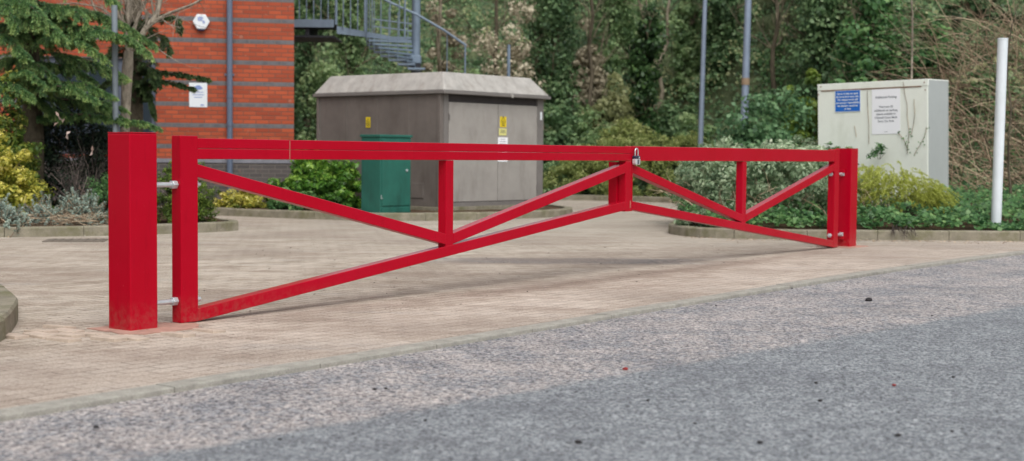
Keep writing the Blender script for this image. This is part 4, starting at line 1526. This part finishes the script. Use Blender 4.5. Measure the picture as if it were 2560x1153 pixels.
# bare deciduous tree
rng = np.random.default_rng(61)
Yt = 21.3
b0 = A(312, 560, Yt)
root = plant('bare_tree', 'leafless pale barked tree forking beside the grey post', 'tree', (b0[0], Yt, .1))
pts = [V(b0[0], Yt, -.1), A(312, 330, Yt), A(315, 250, Yt), A(319, 170, Yt), A(322, 128, Yt)]
seg_mesh('trunk', [(pts[0], pts[1], .1, .075), (pts[1], pts[2], .075, .075), (pts[2], pts[3], .075, .085), (pts[3], pts[4], .085, .07)], M['bark'], root, 12)
sg = []


def limb(pp, r0, r1, kids=8, kl=.5):
    pp = [np.array(q_) for q_ in pp]
    for i in range(len(pp) - 1):
        ra = r0 + (r1 - r0) * i / (len(pp) - 1); rb = r0 + (r1 - r0) * (i + 1) / (len(pp) - 1)
        sg.append((pp[i], pp[i + 1], ra, rb))
    for _ in range(kids):
        i = rng.integers(0, len(pp) - 1); u = rng.uniform()
        q_ = pp[i] * (1 - u) + pp[i + 1] * u
        kl *= 1.0
        d = unit(pp[i + 1] - pp[i]) + rng.normal(size=3) * .7
        branch(q_, d, kl * rng.uniform(.6, 1.3), r1 * .55, 2, rng, sg, .5, .1, 4, (1, 3), .62)


limb([pts[4], A(345, 108, Yt), A(365, 70, Yt), A(392, 38, Yt), A(402, -10, Yt), A(410, -120, Yt)], .055, .035, 8)
limb([A(370, 62, Yt), A(420, 35, Yt - .1), A(480, 12, Yt - .2), A(540, -20, Yt - .2), A(600, -60, Yt - .3)], .028, .012, 10)
limb([pts[4], A(318, 70, Yt), A(322, 20, Yt), A(325, -80, Yt)], .05, .03, 14)
limb([A(318, 90, Yt), A(296, 40, Yt - .1), A(280, -10, Yt - .2), A(270, -90, Yt - .2)], .03, .018, 14)
limb([pts[4], A(345, 40, Yt + .1), A(370, -10, Yt + .2), A(400, -80, Yt + .2)], .03, .016, 14)
limb([A(316, 110, Yt), A(262, 60, Yt + .2), A(235, 20, Yt + .2), A(215, -40, Yt + .2)], .022, .012, 14)
limb([A(300, 50, Yt), A(250, 18, Yt), A(190, 8, Yt), A(140, 10, Yt)], .016, .007, 8, .4)
limb([A(392, 38, Yt), A(420, 60, Yt - .1), A(450, 70, Yt - .1)], .014, .006, 5, .3)
limb([A(345, 108, Yt), A(380, 112, Yt - .1), A(420, 140, Yt - .2), A(445, 155, Yt - .2)], .012, .005, 5, .3)
seg_mesh('branches', sg, M['bark'], root, 6)

# --- bed before the building and kiosk
bush('yellow_shrub', 'small pale yellow shrub below the brick wall plinth', 'shrub', (A(608, 518, 23.9)[0], 23.95, .11), .46, .3, .36, 70, .085, 60, .055, .5, 'lf_yellow', 71, 'variegated shrubs')
bush('laurel_shrub', 'glossy mid green laurel bush between brick building and green cabinet', 'shrub', (A(790, 515, 24.0)[0], 24.1, .11), .84, .55, .88, 190, .13, 60, .085, .48, 'lf_laurel', 72)
bush('laurel_shrub', 'low dark green laurel at the feet of the larger laurel bush', 'shrub', (A(725, 518, 23.2)[0], 23.3, .11), .5, .3, .3, 60, .09, 50, .075, .48, 'lf_ivy', 73)

# --- right bed: hedge
def bed_z(y):
    return .115 + SB * (y - 18.15)


def hedge(name, label, x0, x1, y0, y1, zb_, zt_, nc, cr_, per, L, mat, seed, round_=.3, w=.48, stem='twigdark', nst=0):
    rng = np.random.default_rng(seed)
    cx, cy = (x0 + x1) / 2, (y0 + y1) / 2
    root = plant(name, label, 'hedge', (cx, cy, zb_))
    hx, hy, hz = (x1 - x0) / 2, (y1 - y0) / 2, (zt_ - zb_)
    d = rng.uniform(-1, 1, size=(nc * 3, 3)); d[:, 2] = rng.uniform(0, 1, nc * 3)
    m_ = np.max(np.abs(d), axis=1)
    d = d[m_ > .72][:nc]
    # superellipse rounding
    q = np.sum(np.abs(d) ** 6, axis=1) ** (1 / 6)
    d = d / np.maximum(q, 1)[:, None]
    d *= 1 + .05 * np.sin(d[:, :1] * 9) + .06 * np.sin(d[:, 1:2] * 11 + 2) + rng.normal(size=(len(d), 1)) * .03
    C = V(cx, cy, zb_) + d * V(hx, hy, hz)
    P, N, tone = clump_leaves(C, cr_ * rng.uniform(.6, 1.35, len(C)), per, rng, .3, .55)
    keep = P[:, 2] > zb_
    P, N, tone = P[keep], N[keep], tone[keep]
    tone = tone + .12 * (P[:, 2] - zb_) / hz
    Ls = L * rng.uniform(.65, 1.3, len(P))
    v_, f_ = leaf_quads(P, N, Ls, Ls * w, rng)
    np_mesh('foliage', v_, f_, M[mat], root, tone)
    sg = []
    for _ in range(nst):
        p_ = V(rng.uniform(x0 + .1, x1 - .1), rng.uniform(y0 + .05, y0 + (y1 - y0) * .6), zb_)
        branch(p_, V(rng.normal() * .8, -.35 + rng.normal() * .5, 1), hz * rng.uniform(.4, .65), .012, 2, rng, sg, .75, .0, 3, (1, 4), .65)
    if sg:
        seg_mesh('stems', sg, M[stem], root, 5, rng.uniform(0, 1, len(sg)))
    return root


hedge('hedge', 'grey green variegated hedge behind the far gate leaf, left of the cabinet', 2.5, 4.66, 18.75, 22.2, .15, 1.13, 560, .12, 66, .07, 'lf_hedge', 81, nst=60, stem='twig')
bush('hedge_shrub', 'rounded grey green shrub rising against the left edge of the cream cabinet', 'shrub', (A(2030, 330, 22.4)[0], 22.3, .3), .5, .4, 1.15, 60, .13, 60, .06, .48, 'lf_hedge', 82)
bush('hedge_shrub', 'small grey green shrub at the rounded left tip of the right bed', 'shrub', (2.5, 18.95, .13), .3, .4, .3, 40, .09, 60, .055, .48, 'lf_hedge', 83)

# lime thread-leaved conifer
rng = np.random.default_rng(85)
lb_ = (A(2243, 500, 19.6)[0], 19.6, .2)
root = plant('lime_conifer', 'feathery lime yellow conifer bush in front of the cream cabinet', 'shrub', lb_)
Ps, Ns, Ts, tn, sg = [], [], [], [], []
for _ in range(1000):
    d = rng.uniform(-1, 1, 3); d[2] = abs(d[2]) ** .6
    d /= (np.sum(np.abs(d) ** 3) ** (1 / 3)) + 1e-6
    r_ = rng.uniform(.6, 1.0)
    if d[2] * r_ < .32 and rng.uniform() < .75: continue
    sh = 1 - .3 * max(0, d[0]) + .06 * math.sin(d[0] * 8) + .05 * math.sin(d[1] * 9)
    p_ = np.array(lb_) + d * r_ * V(.78, .52, .76 * sh)
    ax_ = unit(V(d[0], d[1], rng.uniform(-.35, .25)) + rng.normal(size=3) * .3)
    k = 24
    u = rng.uniform(0, 1, (k, 1)); Lf = rng.uniform(.08, .19)
    dr_ = ax_ + V(0, 0, -.6) * u
    c_ = p_ + dr_ * Lf * u
    t_ = unit(dr_ + rng.normal(size=(k, 3)) * .45)
    Ps.append(c_); Ts.append(t_); Ns.append(rng.normal(size=(k, 3)) + V(0, 0, .6))
    tn.append(np.full(k, .62 * r_ * (.3 + .7 * d[2])) + rng.normal(size=k) * .13 + .12 * u[:, 0] + rng.uniform(-.08, .12))
P, N, T, tn = map(np.concatenate, (Ps, Ns, Ts, tn))
v_, f_ = leaf_quads(P, N, .062 * rng.uniform(.7, 1.3, len(P)), .0085, rng, .05, T)
np_mesh('foliage', v_, f_, M['lf_lime'], root, tn)
sg = stems(lb_, .68, .45, .5, 44, rng, .011)
seg_mesh('stems', sg, M['twigdark'], root, 5, rng.uniform(0, 1, len(sg)))

# ivy ground cover over the right bed
rng = np.random.default_rng(91)
n = 15000
x = rng.uniform(2.35, 9.2, n); y = 18.17 + rng.uniform(0, 1, n) ** 1.5 * 4.6
front = np.interp(x, [2.2, 2.5, 2.9, 6.54, 7.4, 9.2], [19.6, 18.5, 18.17, 18.2, 18.4, 20.2])
y = np.maximum(y, front + rng.uniform(-.05, .15, n))
mound = .09 * (np.sin(x * 5.1) * np.sin(y * 6.3 + 1) + 1) + .05 * np.sin(x * 13 + y * 9)
z = .115 + SB * (y - 18.15) + np.maximum(.0, mound) * np.minimum(1, (y - front + .15) * 3) + rng.uniform(0, .1, n)
near_pole = (np.abs(x - p_pole[0]) < .22) & (y < p_pole[1] + .1)
z = np.where(near_pole, .13 + SB * (y - 18.15) + rng.uniform(0, .05, n), z)
P = np.stack([x, y, z], 1)
N = rng.normal(size=(n, 3)) * .5 + V(0, -.45, 1)
Ls = .062 * rng.uniform(.5, 1.45, n)
v_, f_ = leaf_quads(P, N, Ls, Ls * .85, rng, .2)
o = np_mesh('ivy_ground_cover', v_, f_, M['lf_ivy'], None, .45 + rng.normal(size=n) * .2 + .12 * np.sin(x * 3 + y * 4))
tag(o, 'low dark green ivy covering the right bed behind the kerb', 'ground cover', kind='stuff')

# ivy sprigs climbing the cabinet
def sprig(label, pix, Y, seed, leaf=.05, per=7, stem_r=.004):
    rng = np.random.default_rng(seed)
    root = plant('climbing_ivy', label, 'plant', at(*pix[0][0], Y))
    sg, Ps, tn = [], [], []
    for line, leafy in [(pp[:-1], pp[-1]) if not isinstance(pp[-1], tuple) else (pp, 1) for pp in pix]:
        w3 = [cab_point(*q_) for q_ in line]
        for a_, b_ in zip(w3[:-1], w3[1:]):
            sg.append((a_, b_, stem_r, stem_r * .8))
            if leafy:
                for _ in range(per):
                    u = rng.uniform()
                    Ps.append(a_ * (1 - u) + b_ * u + V(rng.normal() * .022, -.02 - abs(rng.normal()) * .02, rng.normal() * .022)); tn.append(rng.uniform(.1, .6))
    seg_mesh('stems', sg, M['twig'], root, 4, rng.uniform(.1, .6, len(sg)))
    if Ps:
        Ps = np.array(Ps)
        v_, f_ = leaf_quads(Ps, rng.normal(size=Ps.shape) * .35 + V(-.4, -1, .2), leaf * rng.uniform(.6, 1.2, len(Ps)), leaf * .75, rng, .15)
        np_mesh('leaves', v_, f_, M['lf_ivy'], root, np.array(tn))


CAB_N = np.array(Mt.to_3x3() @ Vector((0, -1, 0)))
CAB_O = np.array(Mt @ Vector((0, -.012, 0)))


def cab_point(px, py):
    d = _fw + _rt * (px - 1280) / F_PX - _up * (py - 576.5) / F_PX
    t_ = ((CAB_O - V(0, 0, CAM_Z)) @ CAB_N) / (d @ CAB_N)
    return V(0, 0, CAM_Z) + d * t_


sprig('leafy ivy sprigs fanning up the cream cabinet under the white sheet', [[(2268, 385), (2270, 360), (2272, 340), (2272, 320), 1], [(2268, 372), (2260, 350), (2248, 335), (2245, 328), 1], [(2285, 388), (2300, 362), (2312, 340), (2316, 318), 1]], 20.9, 92, .03, 4)
sprig('thin bare ivy stems running up the cream cabinet to its top edge', [[(2272, 322), (2268, 290), (2268, 262), (2262, 235), (2258, 205), 0], [(2278, 338), (2284, 310), (2287, 285), (2285, 248), 0], [(2172, 360), (2172, 310), (2169, 265), (2168, 228), 0], [(2136, 315), (2140, 335), (2141, 343), 0]], 20.9, 93)
for px, py, rr, sd, lb in ((2073, 366, .13, 94, 'small leafy sprout at the left corner of the cream cabinet'), (2186, 370, .14, 95, 'dark pointed leafy sprout in the middle of the cream cabinet foot')):
    q = cab_point(px, py) + V(0, -.25, -.12)
    bush('leafy_sprout', lb, 'plant', q, rr, rr * .7, rr * 1.5, 9, .07, 10, .09, .3, 'lf_ivy', sd, None, stem_n=3, up=.6, stem_r=.005)

# --- bank on the right: dry canes, bramble and saplings
rng = np.random.default_rng(101)
sg, tn = [], []
for _ in range(1900):
    x0 = rng.uniform(6.7, 11.5); y0 = rng.uniform(22.4, 26.5)
    z0 = float(hill_z(x0, y0)) + rng.uniform(-.1, .5)
    L = rng.uniform(.8, 2.4)
    d = unit(V(-.75 + rng.normal() * .55, -.25 + rng.normal() * .35, .95 + rng.normal() * .5)) if rng.uniform() < .72 else unit(V(.6 + rng.normal() * .5, -.3, .6 + rng.normal() * .4))
    p_ = V(x0, y0, z0); t0 = rng.uniform(0, 1)
    r_ = .0035 + .0065 * rng.uniform() ** 2.2 + (.006 if rng.uniform() < .03 else 0)
    for k in range(4):
        d = unit(d + V(rng.normal() * .05 - .06, -.04, -.17 + rng.normal() * .05))
        q = p_ + d * L / 4
        sg.append((p_, q, r_ * (1 - .2 * k), r_ * (1 - .2 * (k + 1)))); tn.append(np.clip(t0 + rng.normal() * .05, 0, 1))
        p_ = q
o = seg_mesh('dry_canes', sg, M['twig'], None, 4, tn)
tag(o, 'tangle of dry brown canes covering the bank at the right', 'canes', kind='stuff')

rng = np.random.default_rng(103)
n = 5200
x = rng.uniform(6.5, 10.5, n); y = rng.uniform(22.0, 26.5, n)
pk_ = np.sin(x * 3.1 + 1) * np.sin(y * 2.7) + .5 * np.sin(x * 7 + y * 3)
k_ = pk_ > .15
x, y, pk_ = x[k_], y[k_], pk_[k_]
P = np.stack([x, y, hill_z(x, y) + rng.uniform(.05, .9, len(x)) * np.clip(pk_, .2, 1.2)], 1)
Ls = .05 * rng.uniform(.5, 1.5, len(P))
v_, f_ = leaf_quads(P, rng.normal(size=P.shape) * .6 + V(-.3, -.7, .6), Ls, Ls * .6, rng, .2)
o = np_mesh('bramble_leaves', v_, f_, M['lf_ivy'], None, .45 + rng.normal(size=len(P)) * .22)
tag(o, 'patches of green bramble leaves among the dry canes', 'bramble', kind='stuff')

# ivy over the hill
def hill_cover(name, label, n, xr_, tr_, L, mat, seed, lift=.3, thr=None, y_up=0.):
    rng = np.random.default_rng(seed)
    x = rng.uniform(*xr_, n); tt = rng.uniform(*tr_, n)
    y = np.interp(x, FX, FY) + tt
    m_ = np.sin(x * 1.9 + 1) * np.sin(y * 1.7) + .6 * np.sin(x * 4.3 + y * 2.9)
    z = hill_z(x, y) + lift * np.clip(m_, 0, 2) + rng.uniform(0, .18, n)
    if thr is not None:
        k = m_ > thr
        x, y, z, m_ = x[k], y[k], z[k], m_[k]
    P = np.stack([x, y, z], 1)
    N = rng.normal(size=P.shape) * .55 + V(0, -.8, .7)
    Ls = L * rng.uniform(.55, 1.4, len(P))
    v_, f_ = leaf_quads(P, N, Ls, Ls * .8, rng, .2)
    o = np_mesh(name, v_, f_, M[mat], None, .4 + .14 * m_ + rng.normal(size=len(P)) * .2)
    return tag(o, label, 'ivy', kind='stuff')


hill_cover('bank_ivy', 'mixed ivy and undergrowth carpeting the wooded bank', 90000, (-9, 17), (-.2, 13), .1, 'lf_tree1', 111, .5)
hill_cover('bank_undergrowth', 'patchy olive undergrowth scattered across the wooded bank', 36000, (-9, 17), (0, 13), .09, 'lf_tree3', 112, .6, .35)
hill_cover('bank_ivy', 'fresh green ivy on the near bank behind the cream cabinet', 16000, (6.0, 9.6), (-.2, 4.5), .07, 'lf_ivy', 113, .45)


# --- trees on the bank: each its own trunk, twigs and crown
def bank_tree(name, label, px, Y, ptop, wpx, kind, seed, mat, crown=None, lean=0, tr=.1, trunk_mat='barkdark', group='trees on the wooded bank'):
    """kind: 'ivy' = ivy-clad trunk; 'bare' = leafless; 'bush' = leafy from the ground"""
    rng = np.random.default_rng(seed)
    x = at(px, 300, Y)[0]
    zb_ = float(hill_z(x, Y)) - .05
    top = at(px, ptop, Y)[2]
    H = top - zb_
    w = wpx / F_PX * Y
    root = plant(name, label, 'tree' if kind != 'bush' else 'shrub', (x, Y, zb_), group)
    pts = [V(x, Y, zb_)]
    nn_ = 7
    for i in range(1, nn_ + 1):
        pts.append(V(x + lean * H * i / nn_ + rng.normal() * .05, Y + rng.normal() * .05, zb_ + H * i / nn_))
    if kind == 'bare': tr *= .72
    if kind in ('ivy', 'bare'):
        seg_mesh('trunk', [(pts[i], pts[i + 1], tr * (1 - .55 * i / nn_), tr * (1 - .55 * (i + 1) / nn_)) for i in range(nn_)], M[trunk_mat], root, 9)
        sg = []
        for i in range(2, nn_ + 1):
            for _ in range(3 if kind == 'bare' else 2):
                a = rng.uniform(0, 6.28)
                branch(pts[i], V(math.cos(a), .5 * math.sin(a) - .2, .9), w * rng.uniform(.5, .9), tr * .28, 2, rng, sg, .5, .15, 4, (2, 4), .65)
        seg_mesh('branches', sg, M['twighaze'], root, 4, rng.uniform(0, 1, len(sg)))
    if kind == 'ivy':
        nk = 120
        u = rng.uniform(0, 1, nk)
        ii = (u * nn_).astype(int).clip(0, nn_ - 1)
        C = np.array([pts[i] for i in ii]) + rng.normal(size=(nk, 3)) * V(w * .2, w * .2, .15) + np.stack([0 * u, 0 * u, (u * nn_ - ii) * H / nn_], 1)
        P, N, tone = clump_leaves(C, w * .24 * rng.uniform(.6, 1.5, nk), 75, rng, .2, .5, 1.1)
    elif kind == 'bush':
        n = 90
        C = dome_centers((x, Y, zb_), w / 2, w * .4, H * .86, n, rng, .45)
        P, N, tone = clump_leaves(C, min(w, H) * .16 * rng.uniform(.6, 1.4, n), 80, rng, .35, .55)
        tone = tone + .3 * ((P[:, 2] - zb_) / H - .5)  # light on the crown painted into leaf tone, along with newer growth
        sg = stems((x, Y, zb_), w * .4, w * .3, H * .7, 5, rng, .02)
        seg_mesh('stems', sg, M['twigdark'], root, 4, rng.uniform(0, 1, len(sg)))
    else:
        P = None
    if P is not None:
        Ls = .1 * rng.uniform(.6, 1.4, len(P))
        v_, f_ = leaf_quads(P, N, Ls, Ls * .75, rng)
        np_mesh('crown' if kind == 'ivy' else 'foliage', v_, f_, M[mat], root, tone)


TREES = [
    # name, label, px, Y, top, width, kind, mat, extras
    ('ivy_clad_tree', 'dark ivy clad trunk standing alone right of the kiosk, left of the lamp columns', 1608, 34.6, 45, 78, 'ivy', 'lf_darkivy', dict(tr=.12)),
    ('bare_tree', 'pale curving bare trunk just right of the dark ivy clad trunk', 1640, 37.5, -160, 60, 'bare', None, dict(lean=.1, tr=.085, trunk_mat='barkpale')),
    ('ivy_clad_tree', 'broad ivy clad tree right behind the roof corner of the kiosk', 1385, 38.5, -60, 130, 'ivy', 'lf_tree1', dict(tr=.14)),
    ('bare_tree', 'thin leafless tree between the kiosk roof and the ivy clad trunk', 1475, 38, -180, 130, 'bare', None, dict(tr=.09)),
    ('ivy_clad_tree', 'mid green ivy tree at the top centre of the bank', 1530, 40, -140, 150, 'ivy', 'lf_tree2', dict(tr=.14)),
    ('bare_tree', 'leafless grey brown tree above the kiosk roof', 1230, 38.5, -160, 170, 'bare', None, dict(tr=.1, lean=.02)),
    ('bare_tree', 'leafless tree with pale trunk right beside the stair column', 1100, 38, -160, 140, 'bare', None, dict(tr=.1, trunk_mat='barkpale')),
    ('ivy_clad_tree', 'ivy tree glimpsed through the footbridge railings', 880, 38.5, -140, 120, 'ivy', 'lf_tree2', dict(tr=.12)),
    ('ivy_clad_tree', 'ivy tree between brick corner and footbridge railings', 770, 39, -140, 110, 'ivy', 'lf_tree1', dict(tr=.12)),
    ('ivy_clad_tree', 'dark ivy tree between the two lamp columns', 1800, 36.5, -120, 100, 'ivy', 'lf_tree1', dict(tr=.12)),
    ('ivy_clad_tree', 'dark ivy tree left of the slimmer lamp column', 1715, 37.5, -120, 70, 'ivy', 'lf_tree2', dict(tr=.1)),
    ('bare_tree', 'leafless brown tree above the evergreen dome right of the lamp columns', 1935, 34, -150, 170, 'bare', None, dict(tr=.09)),
    ('ivy_clad_tree', 'ivy tree rising behind the left corner of the cream cabinet', 2040, 31, -150, 130, 'ivy', 'lf_tree1', dict(tr=.11)),
    ('bare_tree', 'slim straight sapling rising behind the middle of the cream cabinet', 2272, 24.6, -160, 60, 'bare', None, dict(tr=.035, trunk_mat='bark')),
    ('ivy_clad_tree', 'ivy tree above the middle of the cream cabinet', 2170, 27.5, -120, 150, 'ivy', 'lf_ivy', dict(tr=.1)),
    ('bare_tree', 'thin sapling standing right behind the white pole', 2530, 21.4, 60, 70, 'bare', None, dict(tr=.03, lean=-.02)),
    ('brush_shrub', 'tan leafless brush mass at the top of the bank above the kiosk roof', 1262, 37.6, -40, 230, 'bush', 'lf_brush', {}),
    ('brush_shrub', 'tan leafless brush beside the stair column on the bank', 1110, 38.6, -40, 120, 'bush', 'lf_brush', {}),
    ('brush_shrub', 'small tan leafless brush between the ivy clad trees above the gate', 1470, 38.9, 40, 90, 'bush', 'lf_brush', {}),
    ('bank_shrub', 'green bush below the footbridge, right of the brick corner', 815, 35.5, 95, 190, 'bush', 'lf_tree2', {}),
    ('bank_shrub', 'dark green bush left of the kiosk roof under the stair', 920, 36, 120, 170, 'bush', 'lf_tree1', {}),
    ('bank_shrub', 'pale green bush behind the stair foot over the kiosk roof', 1150, 36.2, 125, 160, 'bush', 'lf_tree2', {}),
    ('bank_shrub', 'olive bush over the right end of the kiosk roof', 1280, 36.8, 120, 150, 'bush', 'lf_tree3', {}),
    ('bank_shrub', 'dark bush right beside the kiosk eaves', 1390, 36, 190, 150, 'bush', 'lf_tree1', {}),
    ('bank_shrub', 'rounded mid green bush low between kiosk and ivy clad trunk', 1465, 36.2, 235, 170, 'bush', 'lf_tree2', {}),
    ('bank_shrub', 'olive bush right behind the ivy clad trunk', 1545, 37.3, 190, 170, 'bush', 'lf_tree3', {}),
    ('bank_shrub', 'darker bush left of the slimmer lamp column', 1690, 35.8, 225, 150, 'bush', 'lf_tree1', {}),
    ('bank_shrub', 'rounded mid green bush at the foot of the slimmer lamp column', 1730, 34.6, 262, 140, 'bush', 'lf_tree2', {}),
    ('evergreen_dome', 'large dome shaped dark evergreen right of the thicker lamp column', 1925, 26.6, 176, 300, 'bush', 'lf_dome', {}),
    ('yellow_green_shrub', 'fresh yellow green shrub above the left corner of the cream cabinet', 2010, 29.4, 110, 110, 'bush', 'lf_shoot', {}),
    ('bank_shrub', 'green shrub behind the cream cabinet toward the dry canes', 2130, 25.6, 130, 150, 'bush', 'lf_ivy', {}),
    ('bank_shrub', 'dark shrub at the top of the bank above the white pole', 2440, 27.5, -30, 190, 'bush', 'lf_tree1', {}),
    ('bank_shrub', 'green shrub above the right corner of the cream cabinet', 2330, 26.2, 60, 150, 'bush', 'lf_ivy', {}),
]
for i, (nm_, lb, px, Y, pt, w, kd, mt, ex) in enumerate(TREES):
    bank_tree(nm_, lb, px, Y, pt, w, kd, 200 + i, mt, **ex)

# low brown-green clipped hedge by the far kerb
hx0, hx1 = at(1432, 400, 33.6)[0], at(1765, 400, 33.6)[0]
bush('low_hedge', 'low rounded olive green hedge beyond the drive, left of the lamp columns', 'hedge', ((hx0 + hx1) / 2, 34.0, .1), (hx1 - hx0) / 2 * 1.3, 1.1, 1.52, 520, .17, 70, .07, .5, 'lf_brownhedge', 131, inner=.84)
bush('low_hedge', 'dark low shrub strip along the far kerb under the gate bars', 'hedge', (at(1560, 480, 33.4)[0], 33.75, .1), 1.7, .35, .5, 80, .17, 60, .09, .5, 'lf_tree1', 132)
bush('low_hedge', 'dark low shrubs beside the right side of the kiosk', 'hedge', (at(1420, 470, 34)[0], 34.6, .1), .9, .6, 1.05, 70, .18, 60, .09, .5, 'lf_tree1', 133)

# ================================================================== SMALL THINGS ON THE GROUND
rng = np.random.default_rng(161)
pv = None
for s_, o_ in ((-.25, .02), (-.26, .24), (-.36, .1), (-.37, .33), (-.47, .2), (-.48, -.03), (-.58, .3), (-.2, -.26), (.06, -.34), (.3, -.33), (-.31, -.2), (-.15, .46)):
    q = gp(s_, o_)
    if pv is None:
        pv = MB().box(-.098, .098, -.047, .047, -.05, .006).build('paving_brick', M['paver'], None, bevel=.004)
        o = pv
    else:
        o = pv.copy(); COL.objects.link(o)
    o.location = (q[0], q[1], .006 + rng.uniform(0, .008))
    o.rotation_euler = (rng.normal() * .05, rng.normal() * .03, TH + math.pi / 2 + rng.normal() * .05)
    tag(o, 'lifted block paver sitting unevenly around the foot of the near gate post', 'paving brick', 'lifted pavers beside the near post')
p = at(190, 603, 16.45)
mc = thing('drain_cover', 'dark iron drain cover set in the paving at the left', 'drain cover', (-5.05, 16.4, 0), R(10))
MB().box(-.34, .34, -.24, .24, .001, .012).build('frame', M['drainiron'], mc, bevel=.003)
mb = MB()
for x in np.arange(-.28, .28, .09):
    mb.box(x, x + .05, -.19, .19, .0125, .018)
mb.build('grating', M['drainiron'], mc)

rng = np.random.default_rng(141)
PEB = [(1445, 1109, .022), (2172, 753, .03), (1900, 925, .0), (2040, 959, .014), (2050, 1004, .017), (2383, 944, .013), (937, 975, .017), (965, 973, .014), (2245, 1091, .02), (1899, 1109, .018), (1676, 975, .0), (1620, 1003, .014), (2126, 954, .0), (1255, 640, 0), (1980, 722, .014), (1790, 765, .012), (1137, 797, .011), (1120, 797, .009), (1063, 1053, .012), (2380, 1080, .012), (2330, 790, .012), (700, 1100, .012), (240, 1070, .018), (1737, 1060, .011)]
k = 0
NEAR = {}


def blob(r, seed):
    rng = np.random.default_rng(seed)
    bm = bmesh.new()
    bmesh.ops.create_icosphere(bm, subdivisions=2, radius=1)
    for v_ in bm.verts:
        v_.co *= 1 + rng.normal() * .1
        v_.co.z = v_.co.z * .55
        v_.co *= r
    me = bpy.data.meshes.new('pebble')
    bm.to_mesh(me); bm.free()
    return me


for px, py, r_ in PEB:
    if r_ <= 0: continue
    r_ *= .62 if r_ < .03 else .9
    d = _fw + _rt * (px - 1280) / F_PX - _up * (py - 576.5) / F_PX
    t_ = (-.02 - CAM_Z) / d[2]
    me = blob(r_, int(px))
    o = link('pebble', me, M['pebble'])
    o.location = (d[0] * t_, d[1] * t_, -.02 + r_ * .4)
    tag(o, 'small dark stone lying loose on the grey road', 'pebble', 'loose dark stones on the road')
for px, py, r_, lb in ((1563, 925, .015, 'larger red fragment on the road below the gate middle'), (2235, 965, .01, 'small red fragment on the road toward the lower right')):
    d = _fw + _rt * (px - 1280) / F_PX - _up * (py - 576.5) / F_PX
    t_ = (-.02 - CAM_Z) / d[2]
    o = link('red_fragment', blob(r_, int(px)), M['redbit'])
    o.location = (d[0] * t_, d[1] * t_, -.02 + r_ * .4)
    tag(o, lb, 'fragment')

# leaf litter and twigs along the right kerb
rng = np.random.default_rng(151)
n = 420
x = rng.uniform(2.2, 7, n); y = 17.9 - np.abs(rng.normal(size=n)) * .22
y = np.where(x < 2.6, y + .4, y)
P = np.stack([x, y, np.full(n, .008)], 1)
v_, f_ = leaf_quads(P, rng.normal(size=P.shape) * .25 + V(0, 0, 1), .032 * rng.uniform(.4, 1.4, n), .016, rng, .3)
o = np_mesh('leaf_litter', v_, f_, M['twig'], None, rng.uniform(0, 1, n))
tag(o, 'brown leaf litter and bits along the foot of the right kerb', 'leaf litter', kind='stuff')
n = 260
P = np.stack([rng.uniform(-3, 5, n), rng.uniform(8, 17, n), np.full(n, .006)], 1)
kk_ = (P[:, 0] * -.8 + P[:, 1] * .6) > 6.1
P = P[kk_]
v_, f_ = leaf_quads(P, rng.normal(size=P.shape) * .2 + V(0, 0, 1), .02 * rng.uniform(.4, 1.5, len(P)), .012, rng, .3)
o = np_mesh('grit', v_, f_, M['twigdark'], None, rng.uniform(0, .6, len(P)))
tag(o, 'specks of dark grit scattered over the paved drive', 'grit', kind='stuff')
# withered creeper hanging over the right kerb
rng = np.random.default_rng(152)
q = at(2258, 590, 18.0)
root = plant('withered_creeper', 'withered brown creeper hanging over the right kerb near the far post', 'plant', (q[0], 18.02, 0))
sg = []
for _ in range(12):
    branch(V(q[0] + rng.normal() * .1, 18.03, .15 + rng.uniform(0, .05)), V(rng.normal() * .5, -.5, -.5), .13, .006, 2, rng, sg, .8, -.4, 3, (1, 3), .6)
sg = [s__ for s__ in sg if min(s__[0][2], s__[1][2]) > .002]
seg_mesh('stems', sg, M['twigdark'], root, 4, rng.uniform(0, .5, len(sg)))

# ================================================================== LIGHT
w = bpy.data.worlds.new('World')
scene.world = w
w.use_nodes = True
nt = w.node_tree
nt.nodes.clear()
SUN_EL, SUN_AZ = R(55), R(162)       # azimuth clockwise from +Y
sky = nt.nodes.new('ShaderNodeTexSky')
sky.sky_type = 'NISHITA'
sky.sun_disc = False
sky.sun_elevation = SUN_EL
sky.sun_rotation = SUN_AZ
sky.dust_density = 4
sky.air_density = 1
hs = nt.nodes.new('ShaderNodeHueSaturation')
hs.inputs['Saturation'].default_value = .22
bg = nt.nodes.new('ShaderNodeBackground')
bg.inputs['Strength'].default_value = .15
out = nt.nodes.new('ShaderNodeOutputWorld')
nt.links.new(sky.outputs[0], hs.inputs['Color'])
nt.links.new(hs.outputs[0], bg.inputs['Color'])
nt.links.new(bg.outputs[0], out.inputs['Surface'])
sd = bpy.data.lights.new('sun', 'SUN')
sd.energy = 1.75
sd.angle = R(50)
sd.color = (1, .97, .93)
so = bpy.data.objects.new('sun', sd)
COL.objects.link(so)
dirv = Vector((math.sin(SUN_AZ) * math.cos(SUN_EL), math.cos(SUN_AZ) * math.cos(SUN_EL), math.sin(SUN_EL)))
so.rotation_euler = dirv.to_track_quat('Z', 'Y').to_euler()
so.location = dirv * 30
vs_ = scene.view_settings
vs_.view_transform = 'Standard'
vs_.look = 'None'
vs_.exposure = 0
vs_.gamma = 1
scene.cycles.max_bounces = 8
scene.cycles.use_denoising = True
